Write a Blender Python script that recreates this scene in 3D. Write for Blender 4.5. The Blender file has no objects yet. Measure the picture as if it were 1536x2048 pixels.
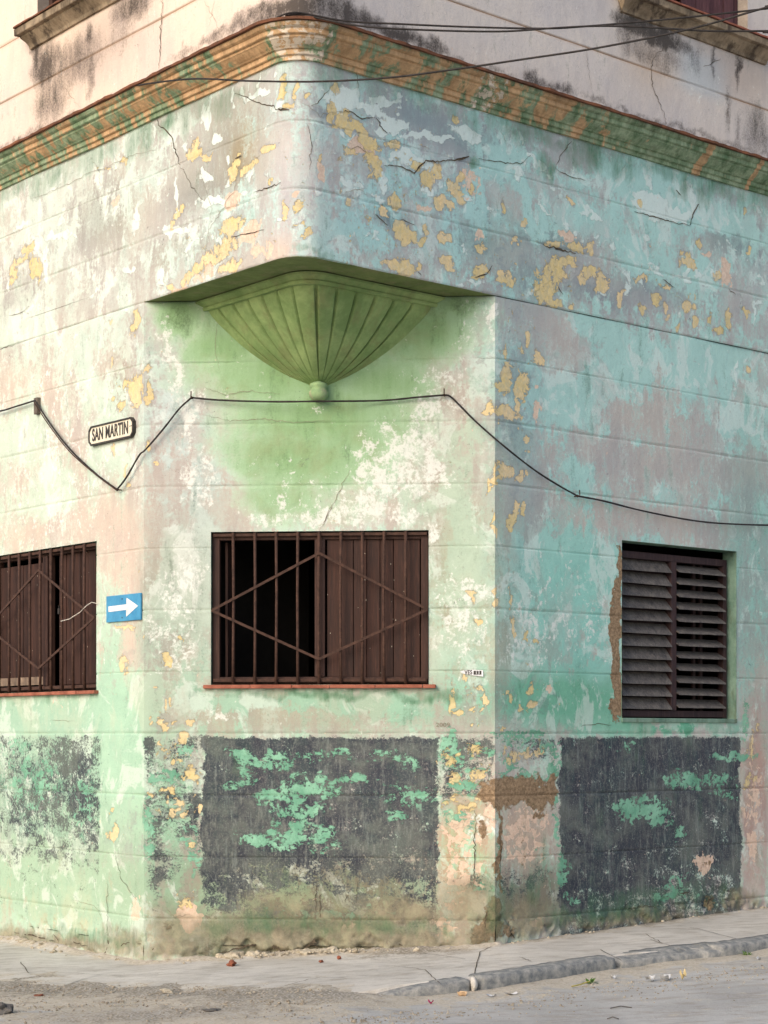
import bpy, bmesh, math, random
import numpy as np
from mathutils import Vector, Matrix, noise as mnoise
random.seed(7)
rng = np.random.default_rng(7)
S = bpy.context.scene
COL = S.collection
R = math.radians

# ------------------------------------------------------------------ camera
H = 1.534                     # eye height above the pavement at the left corner
FPX, CU, CV = 3700.0, 768.0, 1468.0
cam = bpy.data.cameras.new('camera'); camo = bpy.data.objects.new('camera', cam); COL.objects.link(camo)
camo.location = (0, 0, H); camo.rotation_euler = (R(90), 0, 0)
cam.sensor_fit = 'HORIZONTAL'; cam.sensor_width = 36.0; cam.lens = 36.0 * FPX / 1536
cam.shift_y = (CV - 1024) / 1536
cam.clip_start = 0.1; cam.clip_end = 2000
S.camera = camo
# ------------------------------------------------------------------ light
SUN_AZ, SUN_EL = R(219), R(30)
w = bpy.data.worlds.new('World'); S.world = w; w.use_nodes = True
nt = w.node_tree; bg = nt.nodes['Background']
sky = nt.nodes.new('ShaderNodeTexSky'); sky.sky_type = 'NISHITA'; sky.sun_disc = False
sky.sun_elevation = SUN_EL; sky.sun_rotation = SUN_AZ; sky.dust_density = 3.0; sky.air_density = 1.0; sky.ozone_density = 0.6
nt.links.new(sky.outputs[0], bg.inputs[0]); bg.inputs[1].default_value = 0.15
sl = bpy.data.lights.new('sun', 'SUN'); so = bpy.data.objects.new('sun', sl); COL.objects.link(so)
sl.energy = 0.75; sl.angle = R(38); sl.color = (1.0, 0.93, 0.86)
sd = Vector((math.sin(SUN_AZ) * math.cos(SUN_EL), math.cos(SUN_AZ) * math.cos(SUN_EL), math.sin(SUN_EL)))
so.rotation_euler = sd.to_track_quat('Z', 'Y').to_euler()
S.view_settings.view_transform = 'Standard'; S.view_settings.look = 'None'
S.view_settings.exposure = 0.66; S.view_settings.gamma = 1.0

# ------------------------------------------------------------------ plan of the building
AL, AC, AR = R(-49.8), R(-4.5), R(40.2)      # headings of left wall, cut corner, right wall
eL = np.array([math.cos(AL), math.sin(AL)]); eC = np.array([math.cos(AC), math.sin(AC)]); eR = np.array([math.cos(AR), math.sin(AR)])
def nrm(e): return np.array([e[1], -e[0]])
nL, nC, nR = nrm(eL), nrm(eC), nrm(eR)
pCL = np.array([-1.611, 12.42]); WC = 2.352; pCR = pCL + WC * eC
LEG = WC / math.sqrt(2); pP = pCL + LEG * eL
RAD = 0.20
cA = pP - RAD * nL - RAD * nR            # centre of the rounded upper corner
ZS = H + 0.004 + 0.4137 * 7                            # soffit of the overhang
ZC0, ZC1 = H + 4.10, H + 4.275            # cornice bottom and top
GR = [H + 0.004 + 0.4137 * k for k in range(-3, 10)]
UGR = [H + 4.745 + 0.425 * k for k in range(0, 8)]
ARC = RAD * math.pi / 2
LA = LEG - RAD                            # end of the straight left run above the overhang

def low_xy(s):                            # run of the walls at street level; s = 0 at the left edge of the cut corner
    s = np.asarray(s, float)[..., None]
    return np.where(s < 0, pCL + s * eL, np.where(s <= WC, pCL + s * eC, pCR + (s - WC) * eR))
def low_n(s):
    s = np.asarray(s, float)[..., None]
    return np.where(s < 0, nL, np.where(s <= WC, nC, nR)) * np.ones_like(s)
def up_xy(s, off=0.0):                    # run of the walls above the overhang, with the rounded corner
    s = np.asarray(s, float)
    a = np.clip((s - LA) / ARC, 0, 1) * (math.pi / 2)
    n = np.cos(a)[..., None] * nL + np.sin(a)[..., None] * nR
    base = cA + n * (RAD + off)
    base = base + np.minimum(s - LA, 0)[..., None] * eL + np.maximum(s - LA - ARC, 0)[..., None] * eR
    return base
def up_n(s):
    a = np.clip((np.asarray(s, float) - LA) / ARC, 0, 1) * (math.pi / 2)
    return np.cos(a)[..., None] * nL + np.sin(a)[..., None] * nR
def hit(u, p, n, off=0.0):                # depth where the line of sight u meets a vertical plane
    d = np.array([(u - CU) / FPX, 1.0])
    return (p @ n + off) / (d @ n), d
def at_low(u, v):
    if u < 288: p, n, e, s0 = pCL, nL, eL, 0.0
    elif u <= 990: p, n, e, s0 = pCL, nC, eC, 0.0
    else: p, n, e, s0 = pCR, nR, eR, WC
    Y, d = hit(u, p, n); q = d * Y
    return s0 + (q - p) @ e, H + (CV - v) * Y / FPX
def at_up(u, v):
    if u < 551: p, n, e, s0 = pCL, nL, eL, 0.0
    elif u > 641:
        p, n, e, s0 = pCR, nR, eR, LA + ARC + LA
        Y, d = hit(u, p, n); return s0 + (d * Y - p) @ e, H + (CV - v) * Y / FPX
    else: return LA + (u - 551) / 90 * ARC, H + (CV - v) * 11.24 / FPX
    Y, d = hit(u, p, n); return s0 + (d * Y - p) @ e, H + (CV - v) * Y / FPX
def gz(x, y):                             # height of the pavement: it climbs to the right
    x = np.asarray(x, float); y = np.asarray(y, float)
    a = np.where(x < -1.6, 0.012 * (x + 1.6), 0.058 * (x + 1.6))
    a = np.where(x > 0.8, 0.1392 + 0.036 * (x - 0.8), a)
    a = np.clip(a, -0.25, 0.6)
    d = -(x * nR[0] + y * nR[1]) + (pCR @ nR)        # behind the right wall line is negative
    d = np.clip(-d, 0, 1.3)
    fall = np.clip((x - 0.3) / 2.0, 0, 1) * 0.018 * d
    return a - fall
def road_z(x, y):
    x = np.asarray(x, float); y = np.asarray(y, float)
    dR = -(pCR @ nR) + (x * nR[0] + y * nR[1])
    t = np.clip((x + 0.45) / 0.9, 0, 1)
    drop = 0.012 + 0.068 * t * t * (3 - 2 * t) - 0.030 * np.clip((x - 1.2) / 1.5, 0, 1)
    b = np.clip((dR - 1.2) / 6.0, 0, 1)
    return gz(x, y) - drop - 0.0 * b

# ------------------------------------------------------------------ objects
def lin(c):
    return tuple(((v / 255) / 12.92 if v / 255 <= 0.04045 else ((v / 255 + 0.055) / 1.055) ** 2.4) for v in c)
def tag(o, label=None, cat=None, group=None, kind=None):
    if label: o['label'] = label
    if cat: o['category'] = cat
    if group: o['group'] = group
    if kind: o['kind'] = kind
    return o
def empty(name, loc=(0, 0, 0)):
    o = bpy.data.objects.new(name, None); COL.objects.link(o); o.location = loc; o.empty_display_size = 0.2
    return o
ORG = {}
def link(name, me, mat, parent=None, origin=None):
    """mesh vertices are given in world coordinates; origin becomes the object's own place"""
    o = bpy.data.objects.new(name, me); COL.objects.link(o)
    po = ORG.get(parent.name, Vector((0, 0, 0))) if parent else Vector((0, 0, 0))
    if origin is None:
        origin = po if parent else Vector((0, 0, 0))
    origin = Vector(origin)
    me.transform(Matrix.Translation(-origin))
    o.parent = parent; o.location = origin - po
    ORG[o.name] = origin
    if mat and not me.materials: me.materials.append(mat)
    return o
def thing(name, loc, *a, **k):
    o = empty(name, loc); ORG[o.name] = Vector(loc); tag(o, *a, **k); return o
def bm_obj(name, bm, mat, parent=None, origin=None, smooth=False):
    me = bpy.data.meshes.new(name); bm.to_mesh(me); bm.free()
    if smooth:
        for p in me.polygons: p.use_smooth = True
    return link(name, me, mat, parent, origin)
def pyd(name, v, f, mat, parent=None, origin=None, smooth=False):
    me = bpy.data.meshes.new(name); me.from_pydata([tuple(map(float, p)) for p in v], [], f); me.update()
    if smooth:
        for p in me.polygons: p.use_smooth = True
    return link(name, me, mat, parent, origin)

class Fr:                                  # a frame on a wall: a along, b outward, c up
    def __init__(s, xy, e, n, z=0.0): s.p = np.array(xy); s.e = e; s.n = n; s.z = z
    def __call__(s, a, b, c):
        q = s.p + a * s.e + b * s.n
        return Vector((q[0], q[1], s.z + c))
def box(bm, F, a0, a1, b0, b1, c0, c1, bev=0.0, jit=0.0):
    j = lambda: random.uniform(-jit, jit)
    vs = [bm.verts.new(F(a + j(), b + j() * .5, c + j())) for c in (c0, c1) for b in (b0, b1) for a in (a0, a1)]
    fs = [bm.faces.new([vs[i] for i in q]) for q in ((0, 2, 3, 1), (4, 5, 7, 6), (0, 1, 5, 4), (2, 6, 7, 3), (0, 4, 6, 2), (1, 3, 7, 5))]
    if bev:
        es = set(e for f in fs for e in f.edges)
        bmesh.ops.bevel(bm, geom=list(es), offset=bev, segments=2, affect='EDGES', profile=0.6)
def tube(bm, pts, r, n=8, cap=True, rj=0.0):
    pts = [Vector(p) for p in pts]; rings = []
    up = Vector((0, 0, 1))
    for i, p in enumerate(pts):
        t = (pts[min(i + 1, len(pts) - 1)] - pts[max(i - 1, 0)]).normalized()
        x = t.cross(up) if abs(t.dot(up)) < 0.95 else t.cross(Vector((1, 0, 0)))
        x.normalize(); y = t.cross(x).normalized()
        rr = (r[i] if hasattr(r, '__len__') else r) * (1 + random.uniform(-rj, rj))
        rings.append([bm.verts.new(p + rr * (math.cos(k * 2 * math.pi / n) * x + math.sin(k * 2 * math.pi / n) * y)) for k in range(n)])
    for a, b in zip(rings, rings[1:]):
        for k in range(n): bm.faces.new((a[k], a[(k + 1) % n], b[(k + 1) % n], b[k]))
    if cap:
        bm.faces.new(rings[0][::-1]); bm.faces.new(rings[-1])

# ------------------------------------------------------------------ node helper
class NT:
    def __init__(s, name):
        s.m = bpy.data.materials.new(name); s.m.use_nodes = True; s.t = s.m.node_tree
        s.b = s.t.nodes['Principled BSDF']; s.b.inputs['Roughness'].default_value = 0.9
        s.b.inputs['Specular IOR Level'].default_value = 0.25
        s._pos = None
    def new(s, k): return s.t.nodes.new('ShaderNode' + k)
    def put(s, i, v):
        if isinstance(v, (int, float)):
            i.default_value = v if i.type == 'VALUE' else ((v, v, v, 1) if i.type == 'RGBA' else (v, v, v))
        elif isinstance(v, (tuple, list)):
            i.default_value = (tuple(v) + (1,))[:4] if i.type == 'RGBA' else tuple(v)[:3]
        else: s.t.links.new(v, i)
    @property
    def pos(s):
        if s._pos is None: s._pos = s.new('NewGeometry').outputs['Position']
        return s._pos
    def vm(s, sc, off=(0, 0, 0), vec=None):
        n = s.new('Mapping'); s.put(n.inputs[0], vec or s.pos); n.inputs['Scale'].default_value = sc; n.inputs['Location'].default_value = off
        return n.outputs[0]
    def noise(s, scale, detail=6, rough=0.6, dist=0.0, vec=None, col=False):
        n = s.new('TexNoise'); s.put(n.inputs['Vector'], vec or s.pos)
        for k, v in (('Scale', scale), ('Detail', detail), ('Roughness', rough), ('Distortion', dist)): n.inputs[k].default_value = v
        return n.outputs['Color' if col else 'Fac']
    def vor(s, scale, feature='F1', vec=None, rand=1.0):
        n = s.new('TexVoronoi'); n.feature = feature; s.put(n.inputs['Vector'], vec or s.pos); n.inputs['Scale'].default_value = scale
        n.inputs['Randomness'].default_value = rand
        return n.outputs['Distance']
    def m_(s, op, a, b=0.0, c=0.0, clamp=False):
        n = s.new('Math'); n.operation = op; n.use_clamp = clamp
        s.put(n.inputs[0], a); s.put(n.inputs[1], b); s.put(n.inputs[2], c)
        return n.outputs[0]
    def mix(s, f, a, b, mode='MIX'):
        n = s.new('Mix'); n.data_type = 'RGBA'; n.blend_type = mode; n.clamp_factor = True
        s.put(n.inputs[0], f); s.put(n.inputs[6], a); s.put(n.inputs[7], b)
        return n.outputs[2]
    def attr(s, name):
        n = s.new('Attribute'); n.attribute_name = name
        sp = s.new('SeparateColor'); s.t.links.new(n.outputs['Color'], sp.inputs[0])
        return n.outputs['Color'], sp.outputs[0], sp.outputs[1], sp.outputs[2], n.outputs['Alpha']
    def thr(s, m, n, a=1.6, w=0.06, lo=0.5):     # ragged edge: mask + noise cut at a level
        x = s.m_('MULTIPLY_ADD', s.m_('SUBTRACT', n, 0.5), a, m)
        return s.m_('MULTIPLY_ADD', s.m_('SUBTRACT', x, lo), 1 / w, 0.5, clamp=True)
    def ramp(s, x, lo, hi):
        n = s.new('MapRange'); s.put(n.inputs[0], x); n.inputs[1].default_value = lo; n.inputs[2].default_value = hi
        return n.outputs[0]
    def bump(s, h, strength=0.5, dist=0.01):
        n = s.new('Bump'); n.inputs['Strength'].default_value = strength; n.inputs['Distance'].default_value = dist
        s.t.links.new(h, n.inputs['Height']); s.t.links.new(n.outputs[0], s.b.inputs['Normal'])
    def out(s, col, rough=None):
        s.put(s.b.inputs['Base Color'], col)
        if rough is not None: s.put(s.b.inputs['Roughness'], rough)
        return s.m

# ---- the weathered wall paint: coats, wash, peeling and stains steered by masks stored on the walls
def paint_mat():
    n = NT('weathered_paint')
    base, *_ = n.attr('base'); coat, *_ = n.attr('coat')
    _, a_coat, a_wash, a_scuff, a_navy = n.attr('mA')
    _, a_yel, a_pink, a_foam, a_mort = n.attr('mB')
    _, a_mil, a_soot_shade, a_dirt, a_white = n.attr('mC')
    vst = n.vm((1, 1, 0.28)); vbr = n.vm((1, 1, 2.2))
    big = n.noise(1.7, 5, 0.55); med = n.noise(6, 10, 0.68, 0.3); fin = n.noise(38, 6, 0.7); grain = n.noise(150, 3, 0.7)
    st = n.noise(9, 9, 0.7, 0.2, vst); st2 = n.noise(30, 5, 0.75, 0, vst)
    chip = n.noise(13, 7, 0.62, 0.5)
    ragged = n.m_('ADD', n.m_('MULTIPLY', med, 0.55), n.m_('MULTIPLY', st, 0.45))
    rf = n.m_('ADD', n.m_('MULTIPLY', ragged, 0.82), n.m_('MULTIPLY', fin, 0.18))
    # base plaster with brushed mottling
    mot = n.mix(n.ramp(big, .35, .65), (0.90, 0.90, 0.93), (1.06, 1.03, 0.99))
    c = n.mix(1.0, base, mot, 'MULTIPLY')
    c = n.mix(n.ramp(st, .38, .64), n.mix(1.0, c, (0.86, 0.86, 0.87), 'MULTIPLY'), c)
    c = n.mix(n.m_('MULTIPLY', n.ramp(st2, .52, .68), .28), c, coat)
    f_coat = n.thr(a_coat, rf, 2.9, 0.15)
    f_thin = n.thr(n.m_('ADD', a_coat, 0.14), n.m_('ADD', n.m_('MULTIPLY', st, .6), n.m_('MULTIPLY', fin, .4)), 3.4, 0.2)
    coatc = n.mix(n.ramp(med, .36, .62), n.mix(1.0, coat, (0.88, 0.90, 0.90), 'MULTIPLY'), coat)
    smear = n.noise(3.4, 9, .66, .8, n.vm((1, 1, .8), (5, 3, 8)))
    coatc = n.mix(n.m_('MULTIPLY', n.ramp(smear, .53, .57), .55), coatc, n.mix(.3, lin((226, 229, 224)), coat))
    coatc = n.mix(n.m_('MULTIPLY', n.ramp(n.noise(2.2, 8, .7, .5, n.vm((1, 1, .6), (9, 3, 1))), .53, .60), .40), coatc, base)
    c = n.mix(n.m_('MULTIPLY', f_thin, 0.38), c, coatc)
    c = n.mix(f_coat, c, coatc)
    # darker bare render beside the peeled patches
    rim = n.m_('MULTIPLY', n.thr(n.m_('ADD', a_yel, 0.17), chip, 2.0, 0.10), 0.55)
    c = n.mix(rim, c, n.mix(1.0, base, (0.74, 0.76, 0.80), 'MULTIPLY'))
    # green wash
    f_w = n.thr(a_wash, rf, 1.25, 0.42)
    wash = n.mix(n.ramp(n.m_('MULTIPLY_ADD', n.m_('SUBTRACT', st, .5), .5, a_wash), .45, 1.0), lin((176, 204, 174)), lin((134, 168, 122)))
    wash = n.mix(n.m_('MULTIPLY', n.ramp(n.noise(2.4, 6, .65, .3, n.vm((1, 1, 1), (2, 6, 1))), .5, .62), .35), wash, lin((138, 140, 100)))
    c = n.mix(f_w, c, wash)
    # scuffs: granular white
    gr2 = n.m_('ADD', n.m_('MULTIPLY', fin, .42), n.m_('MULTIPLY', n.noise(11, 9, .74, .6, n.vm((1, 1, .7), (1, 8, 3))), .58))
    f_s = n.thr(a_scuff, gr2, 4.2, 0.26)
    c = n.mix(n.m_('MULTIPLY', f_s, .85), c, lin((222, 224, 218)))
    f_wh = n.thr(a_white, n.m_('ADD', n.m_('MULTIPLY', chip, .6), n.m_('MULTIPLY', st, .4)), 2.2, 0.10)
    c = n.mix(n.m_('MULTIPLY', f_wh, .9), c, n.mix(.35, lin((226, 232, 228)), coat))
    # dark dado paint, worn to grain
    wn = n.noise(7, 10, 0.75, 0.3, n.vm((1, 1, 1.5), (3, 0, 0)))
    wn2 = n.m_('ADD', n.m_('MULTIPLY', wn, .62), n.m_('MULTIPLY', n.noise(70, 4, .8), .38))
    f_n = n.thr(a_navy, wn2, 3.6, 0.22)
    rubs = n.mix(n.ramp(n.m_('ADD', n.m_('MULTIPLY', n.noise(2.6, 6, .6, .5, n.vm((1, 1, 1.3), (8, 8, 8))), .6), n.m_('MULTIPLY', wn, .4)), .47, .58), lin((30, 37, 54)), lin((82, 88, 86)))
    rubs = n.mix(n.m_('MULTIPLY', n.ramp(n.noise(80, 5, .8), .52, .68), .6), rubs, lin((136, 140, 134)))
    rubs = n.mix(n.m_('MULTIPLY', n.ramp(st2, .54, .7), .5), rubs, lin((140, 142, 134)))
    scr = n.ramp(n.noise(26, 7, .78, .2, n.vm((1, 1, .16), (2, 2, 7))), .53, .63)
    rubs = n.mix(n.m_('MULTIPLY', scr, .45), rubs, lin((126, 134, 130)))
    c = n.mix(n.m_('MULTIPLY', f_n, .94), c, rubs)
    # seafoam coat flaking
    f_f = n.thr(a_foam, n.m_('ADD', n.m_('MULTIPLY', n.noise(9, 10, .76, .3, n.vm((1, 1, 1.5))), .7), n.m_('MULTIPLY', fin, .3)), 5.2, 0.10)
    f_f = n.m_('MULTIPLY', f_f, n.ramp(a_foam, .08, .3))
    foam = n.mix(n.ramp(med, .4, .6), lin((104, 158, 132)), lin((140, 190, 162)))
    c = n.mix(f_f, c, foam)
    # pink and yellow patches left by peeled paint
    chp2 = n.noise(19, 6, .6, .4, n.vm((1, 1, 1), (7, 2, 4)))
    f_p = n.thr(a_pink, chp2, 2.2, 0.07)
    c = n.mix(n.m_('MULTIPLY', f_p, .85), c, n.mix(n.ramp(fin, .4, .65), lin((214, 184, 162)), lin((232, 206, 184))))
    f_y = n.thr(a_yel, n.m_('ADD', n.m_('MULTIPLY', n.noise(17, 9, .72, .5), .8), n.m_('MULTIPLY', fin, .2)), 3.3, 0.10, .56)
    yel = n.mix(n.ramp(n.noise(3.2, 3, .5), .42, .58), lin((222, 201, 146)), lin((232, 208, 162)))
    yel = n.mix(n.ramp(fin, .36, .62), n.mix(1.0, yel, (.86, .86, .84), 'MULTIPLY'), yel)
    c = n.mix(n.m_('MULTIPLY', f_y, n.m_('MULTIPLY_ADD', n.ramp(n.noise(30, 7, .75, 0, n.vm((1, 1, .6), (3, 1, 6))), .62, .42), .35, .65)), c, yel)
    edge_shade = n.m_('MULTIPLY', n.m_('MULTIPLY', f_y, n.m_('SUBTRACT', 1.0, f_y)), 1.2)
    c = n.mix(edge_shade, c, lin((120, 110, 92)))  # edge shadow of the peeled patches, painted as a dark line
    # mortar and bare dirt
    f_m = n.thr(a_mort, n.noise(16, 8, .72), 2.0, 0.10)
    mort = n.mix(n.ramp(n.noise(45, 6, .75), .36, .66), lin((118, 98, 76)), lin((180, 154, 124)))
    c = n.mix(f_m, c, mort)
    f_d = n.thr(a_dirt, rf, 2.0, 0.5)
    dirt = n.mix(n.ramp(med, .38, .62), lin((102, 98, 80)), lin((150, 140, 116)))
    c = n.mix(n.m_('MULTIPLY', f_d, .85), c, dirt)
    # mildew and soot stains; soot also carries the painted shade under the overhang
    f_mi = n.thr(a_mil, st, 1.6, 0.7)
    c = n.mix(n.m_('MULTIPLY', f_mi, .85), c, lin((66, 112, 78)))
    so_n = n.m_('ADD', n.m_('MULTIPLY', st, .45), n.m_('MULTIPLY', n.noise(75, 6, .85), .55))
    f_so = n.thr(a_soot_shade, so_n, 3.0, 0.75)
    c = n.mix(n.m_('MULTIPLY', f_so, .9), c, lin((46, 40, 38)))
    # fine specks and hand-rubbed grain
    c = n.mix(n.m_('MULTIPLY', n.ramp(n.noise(55, 3, .8, 0, n.vm((1, 1, 1), (9, 9, 9))), .66, .72), .5), c, lin((96, 92, 84)))
    c = n.mix(n.ramp(grain, .34, .66), n.mix(1.0, c, (0.90, .90, .90), 'MULTIPLY'), c)
    # relief
    h = n.m_('MULTIPLY', f_y, -2.2)
    h = n.m_('MULTIPLY_ADD', f_p, -0.5, h)
    h = n.m_('MULTIPLY_ADD', f_coat, 0.25, h)
    h = n.m_('MULTIPLY_ADD', f_wh, 1.1, h)
    h = n.m_('MULTIPLY_ADD', f_f, 0.9, h)
    h = n.m_('MULTIPLY_ADD', med, 2.2, h)
    h = n.m_('MULTIPLY_ADD', fin, 0.9, h)
    h = n.m_('MULTIPLY_ADD', grain, 0.35, h)
    h = n.m_('MULTIPLY_ADD', n.m_('MULTIPLY', f_m, n.noise(40, 6, .8)), 9.0, h)
    n.bump(h, 0.65, 0.0045)
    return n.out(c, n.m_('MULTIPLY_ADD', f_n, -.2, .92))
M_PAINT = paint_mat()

def simple(name, c1, c2, scale=8, rough=.85, bump=.3, bd=.003, stretch=(1, 1, 1), spec=.25, detail=7, metal=0):
    n = NT(name); v = n.vm(stretch)
    x = n.noise(scale, detail, .65, .2, v)
    c = n.mix(n.ramp(x, .36, .64), lin(c1), lin(c2))
    f = n.noise(scale * 9, 4, .7, 0, v)
    c = n.mix(n.ramp(f, .35, .68), n.mix(1.0, c, (.84, .84, .84), 'MULTIPLY'), c)
    n.bump(n.m_('ADD', x, n.m_('MULTIPLY', f, .5)), bump, bd)
    n.b.inputs['Specular IOR Level'].default_value = spec; n.b.inputs['Metallic'].default_value = metal
    return n.out(c, rough)
M_CRACK = simple('crack_shadow', (52, 46, 38), (104, 92, 76), 26, .95)
M_CRACKL = simple('hairline_crack', (120, 112, 96), (150, 140, 122), 40, .95)
M_GREEN = None
def wood(name, c1, c2, fleck=0.0):
    n = NT(name); v = n.vm((1, 1, .07))
    x = n.noise(24, 6, .7, .5, v); y = n.noise(90, 4, .7, 0, v)
    c = n.mix(n.ramp(x, .35, .65), lin(c1), lin(c2))
    c = n.mix(n.m_('MULTIPLY', n.ramp(y, .5, .7), .35), c, lin(tuple(min(255, q * 1.5) for q in c2)))
    if fleck:
        sp = n.m_('LESS_THAN', n.vor(26, vec=n.vm((1, 1, .45))), fleck)
        c = n.mix(n.m_('MULTIPLY', sp, .8), c, lin((190, 180, 162)))
    n.bump(n.m_('ADD', x, y), .4, .002)
    return n.out(c, n.m_('MULTIPLY_ADD', x, .4, .5))
M_WOOD = wood('brown_shutter_wood', (44, 29, 25), (64, 42, 35), .06)
M_WOODP = wood('brown_shutter_boards', (48, 33, 29), (70, 48, 40), .03)
M_FRAME = wood('brown_frame_wood', (48, 33, 30), (68, 47, 40))
M_DARKW = wood('dark_frame_wood', (44, 30, 32), (62, 46, 46))
M_SLAT = wood('weathered_slat_wood', (66, 62, 62), (104, 98, 92))
M_RUST = simple('rusted_iron', (56, 40, 34), (84, 60, 50), 30, .8, .5, .002)
M_SILL = simple('terracotta_sill', (128, 76, 60), (168, 106, 86), 12, .9, .6, .004)
M_TILE = simple('rusty_tile_edge', (82, 58, 46), (130, 84, 60), 9, .9, .7, .006)
M_CABLE = simple('black_cable', (34, 31, 30), (58, 52, 50), 30, .6)
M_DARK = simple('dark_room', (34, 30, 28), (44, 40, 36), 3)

# ------------------------------------------------------------------ authoring of the paint masks
LAY = ['coat', 'wash', 'scuff', 'navy', 'yel', 'pink', 'foam', 'mort', 'mil', 'soot', 'dirt', 'white']
STROKES = []            # (surface, layer, s, z, rs, rz, angle, strength, mode)
TINTS = []
def place(surf, u, v, ru, rv):
    f = at_low if surf == 'L' else at_up
    s, z = f(u, v); s1, _ = f(u + 3, v); s0, _ = f(u - 3, v)
    k = abs(s1 - s0) / 6 if abs(s1 - s0) < .2 else 0.0035
    _, z1 = f(u, v - 10)
    return s, z, ru * k, rv * abs(z1 - z) / 10
def surfs(v, u):
    # above the overhang use the upper run, below the street-level run
    if 288 <= u <= 990: lim = 560 + abs(u - 600) * .12
    elif u < 288: lim = 604 + (288 - u) * .33
    else: lim = 587 + (u - 990) * .216
    return 'U' if v < lim else 'L'
def E(layer, u, v, ru, rv, st=1.0, ang=0, mode='max', surf=None):
    sf = surf or surfs(v, u)
    STROKES.append((sf, layer) + place(sf, u, v, ru, rv) + (R(ang), st, mode))
def T(which, u, v, ru, rv, rgb, st=1.0, surf=None):
    for sf in ([surf] if surf else ['L', 'U']):
        TINTS.append((sf, which) + place(sf, u, v, ru, rv) + (lin(rgb), st))
PATCHES = {}
exec_authoring = True

def vnoise(x, y, seed):
    xi, yi = np.floor(x).astype(np.int64), np.floor(y).astype(np.int64); fx, fy = x - xi, y - yi
    fx = fx * fx * (3 - 2 * fx); fy = fy * fy * (3 - 2 * fy)
    def h(a, b):
        n = (a * 374761393 + b * 668265263 + seed * 982451653) & 0x7fffffff
        n = ((n ^ (n >> 13)) * 1274126177) & 0x7fffffff
        return ((n ^ (n >> 16)) & 0xffff) / 65535.0
    return (h(xi, yi) * (1 - fx) + h(xi + 1, yi) * fx) * (1 - fy) + (h(xi, yi + 1) * (1 - fx) + h(xi + 1, yi + 1) * fx) * fy - .5
def fbm(x, y, f, seed, o=3):
    r = 0; amp = 1
    for k in range(o): r = r + amp * vnoise(x * f + 17.3 * k, y * f - 9.1 * k, seed + k); f *= 2.1; amp *= .62
    return r
def evaluate(sf, s, z):
    wx = .050 * fbm(s, z, 4.5, 11, 2) + .042 * fbm(s, z, 15, 23, 3); wz = .050 * fbm(s, z, 4.5, 57, 2) + .050 * fbm(s, z, 13, 71, 3)
    sr, zr_ = s, z; s, z = s + wx, z + wz
    m = {k: np.zeros_like(s) for k in LAY}
    m['coat'] += 0.45
    base = np.ones(s.shape + (3,)) * np.array(lin((196, 188, 182))); coat = np.ones(s.shape + (3,)) * np.array(lin((190, 215, 198)))
    for (f, which, cs, cz, rs, rz, rgb, st) in TINTS:
        if f != sf: continue
        d2 = ((s - cs) / rs) ** 2 + ((z - cz) / rz) ** 2
        k = (np.exp(-d2 * .9) * st)[..., None]; k = np.clip(k * 1.3, 0, 1)
        if which == 'base': base = base * (1 - k) + np.array(rgb) * k
        else: coat = coat * (1 - k) + np.array(rgb) * k
    for (f, lay, cs, cz, rs, rz, an, st, mode) in STROKES:
        if f != sf: continue
        dx, dz = s - cs, z - cz
        if an: dx, dz = dx * math.cos(an) + dz * math.sin(an), -dx * math.sin(an) + dz * math.cos(an)
        d2 = (dx / rs) ** 2 + (dz / rz) ** 2
        if mode == 'max': m[lay] = np.maximum(m[lay], np.clip(st * (1 - .5 * d2), 0, 1))
        elif mode == 'add': m[lay] = m[lay] + st * np.exp(-d2)
        elif mode == 'sub': m[lay] = m[lay] - st * np.exp(-d2)
        elif mode == 'box':        # flat-topped block with soft sides
            q = np.maximum(np.abs(sr + wx * .25 - cs) - rs, np.abs(zr_ + wz * .12 - cz) - rz)
            m[lay] = np.maximum(m[lay], st * np.clip(.5 - q / .04, 0, 1))
        elif mode == 'fade':
            q = np.maximum(np.abs(sr + wx * .6 - cs) - rs, (zr_ + wz * .12 - cz) - rz)
            m[lay] = np.maximum(m[lay], st * np.clip(.5 - q / .04, 0, 1) * np.clip((zr_ + 1.6 * wz - (cz - rz)) / (rz * 1.35), 0, 1) ** .7)
        elif mode == 'cut':
            q = np.maximum(np.abs(dx) - rs, np.abs(dz) - rz)
            m[lay] = m[lay] - st * np.clip(.5 - q / .05, 0, 1)
    return m, base, coat

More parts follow.
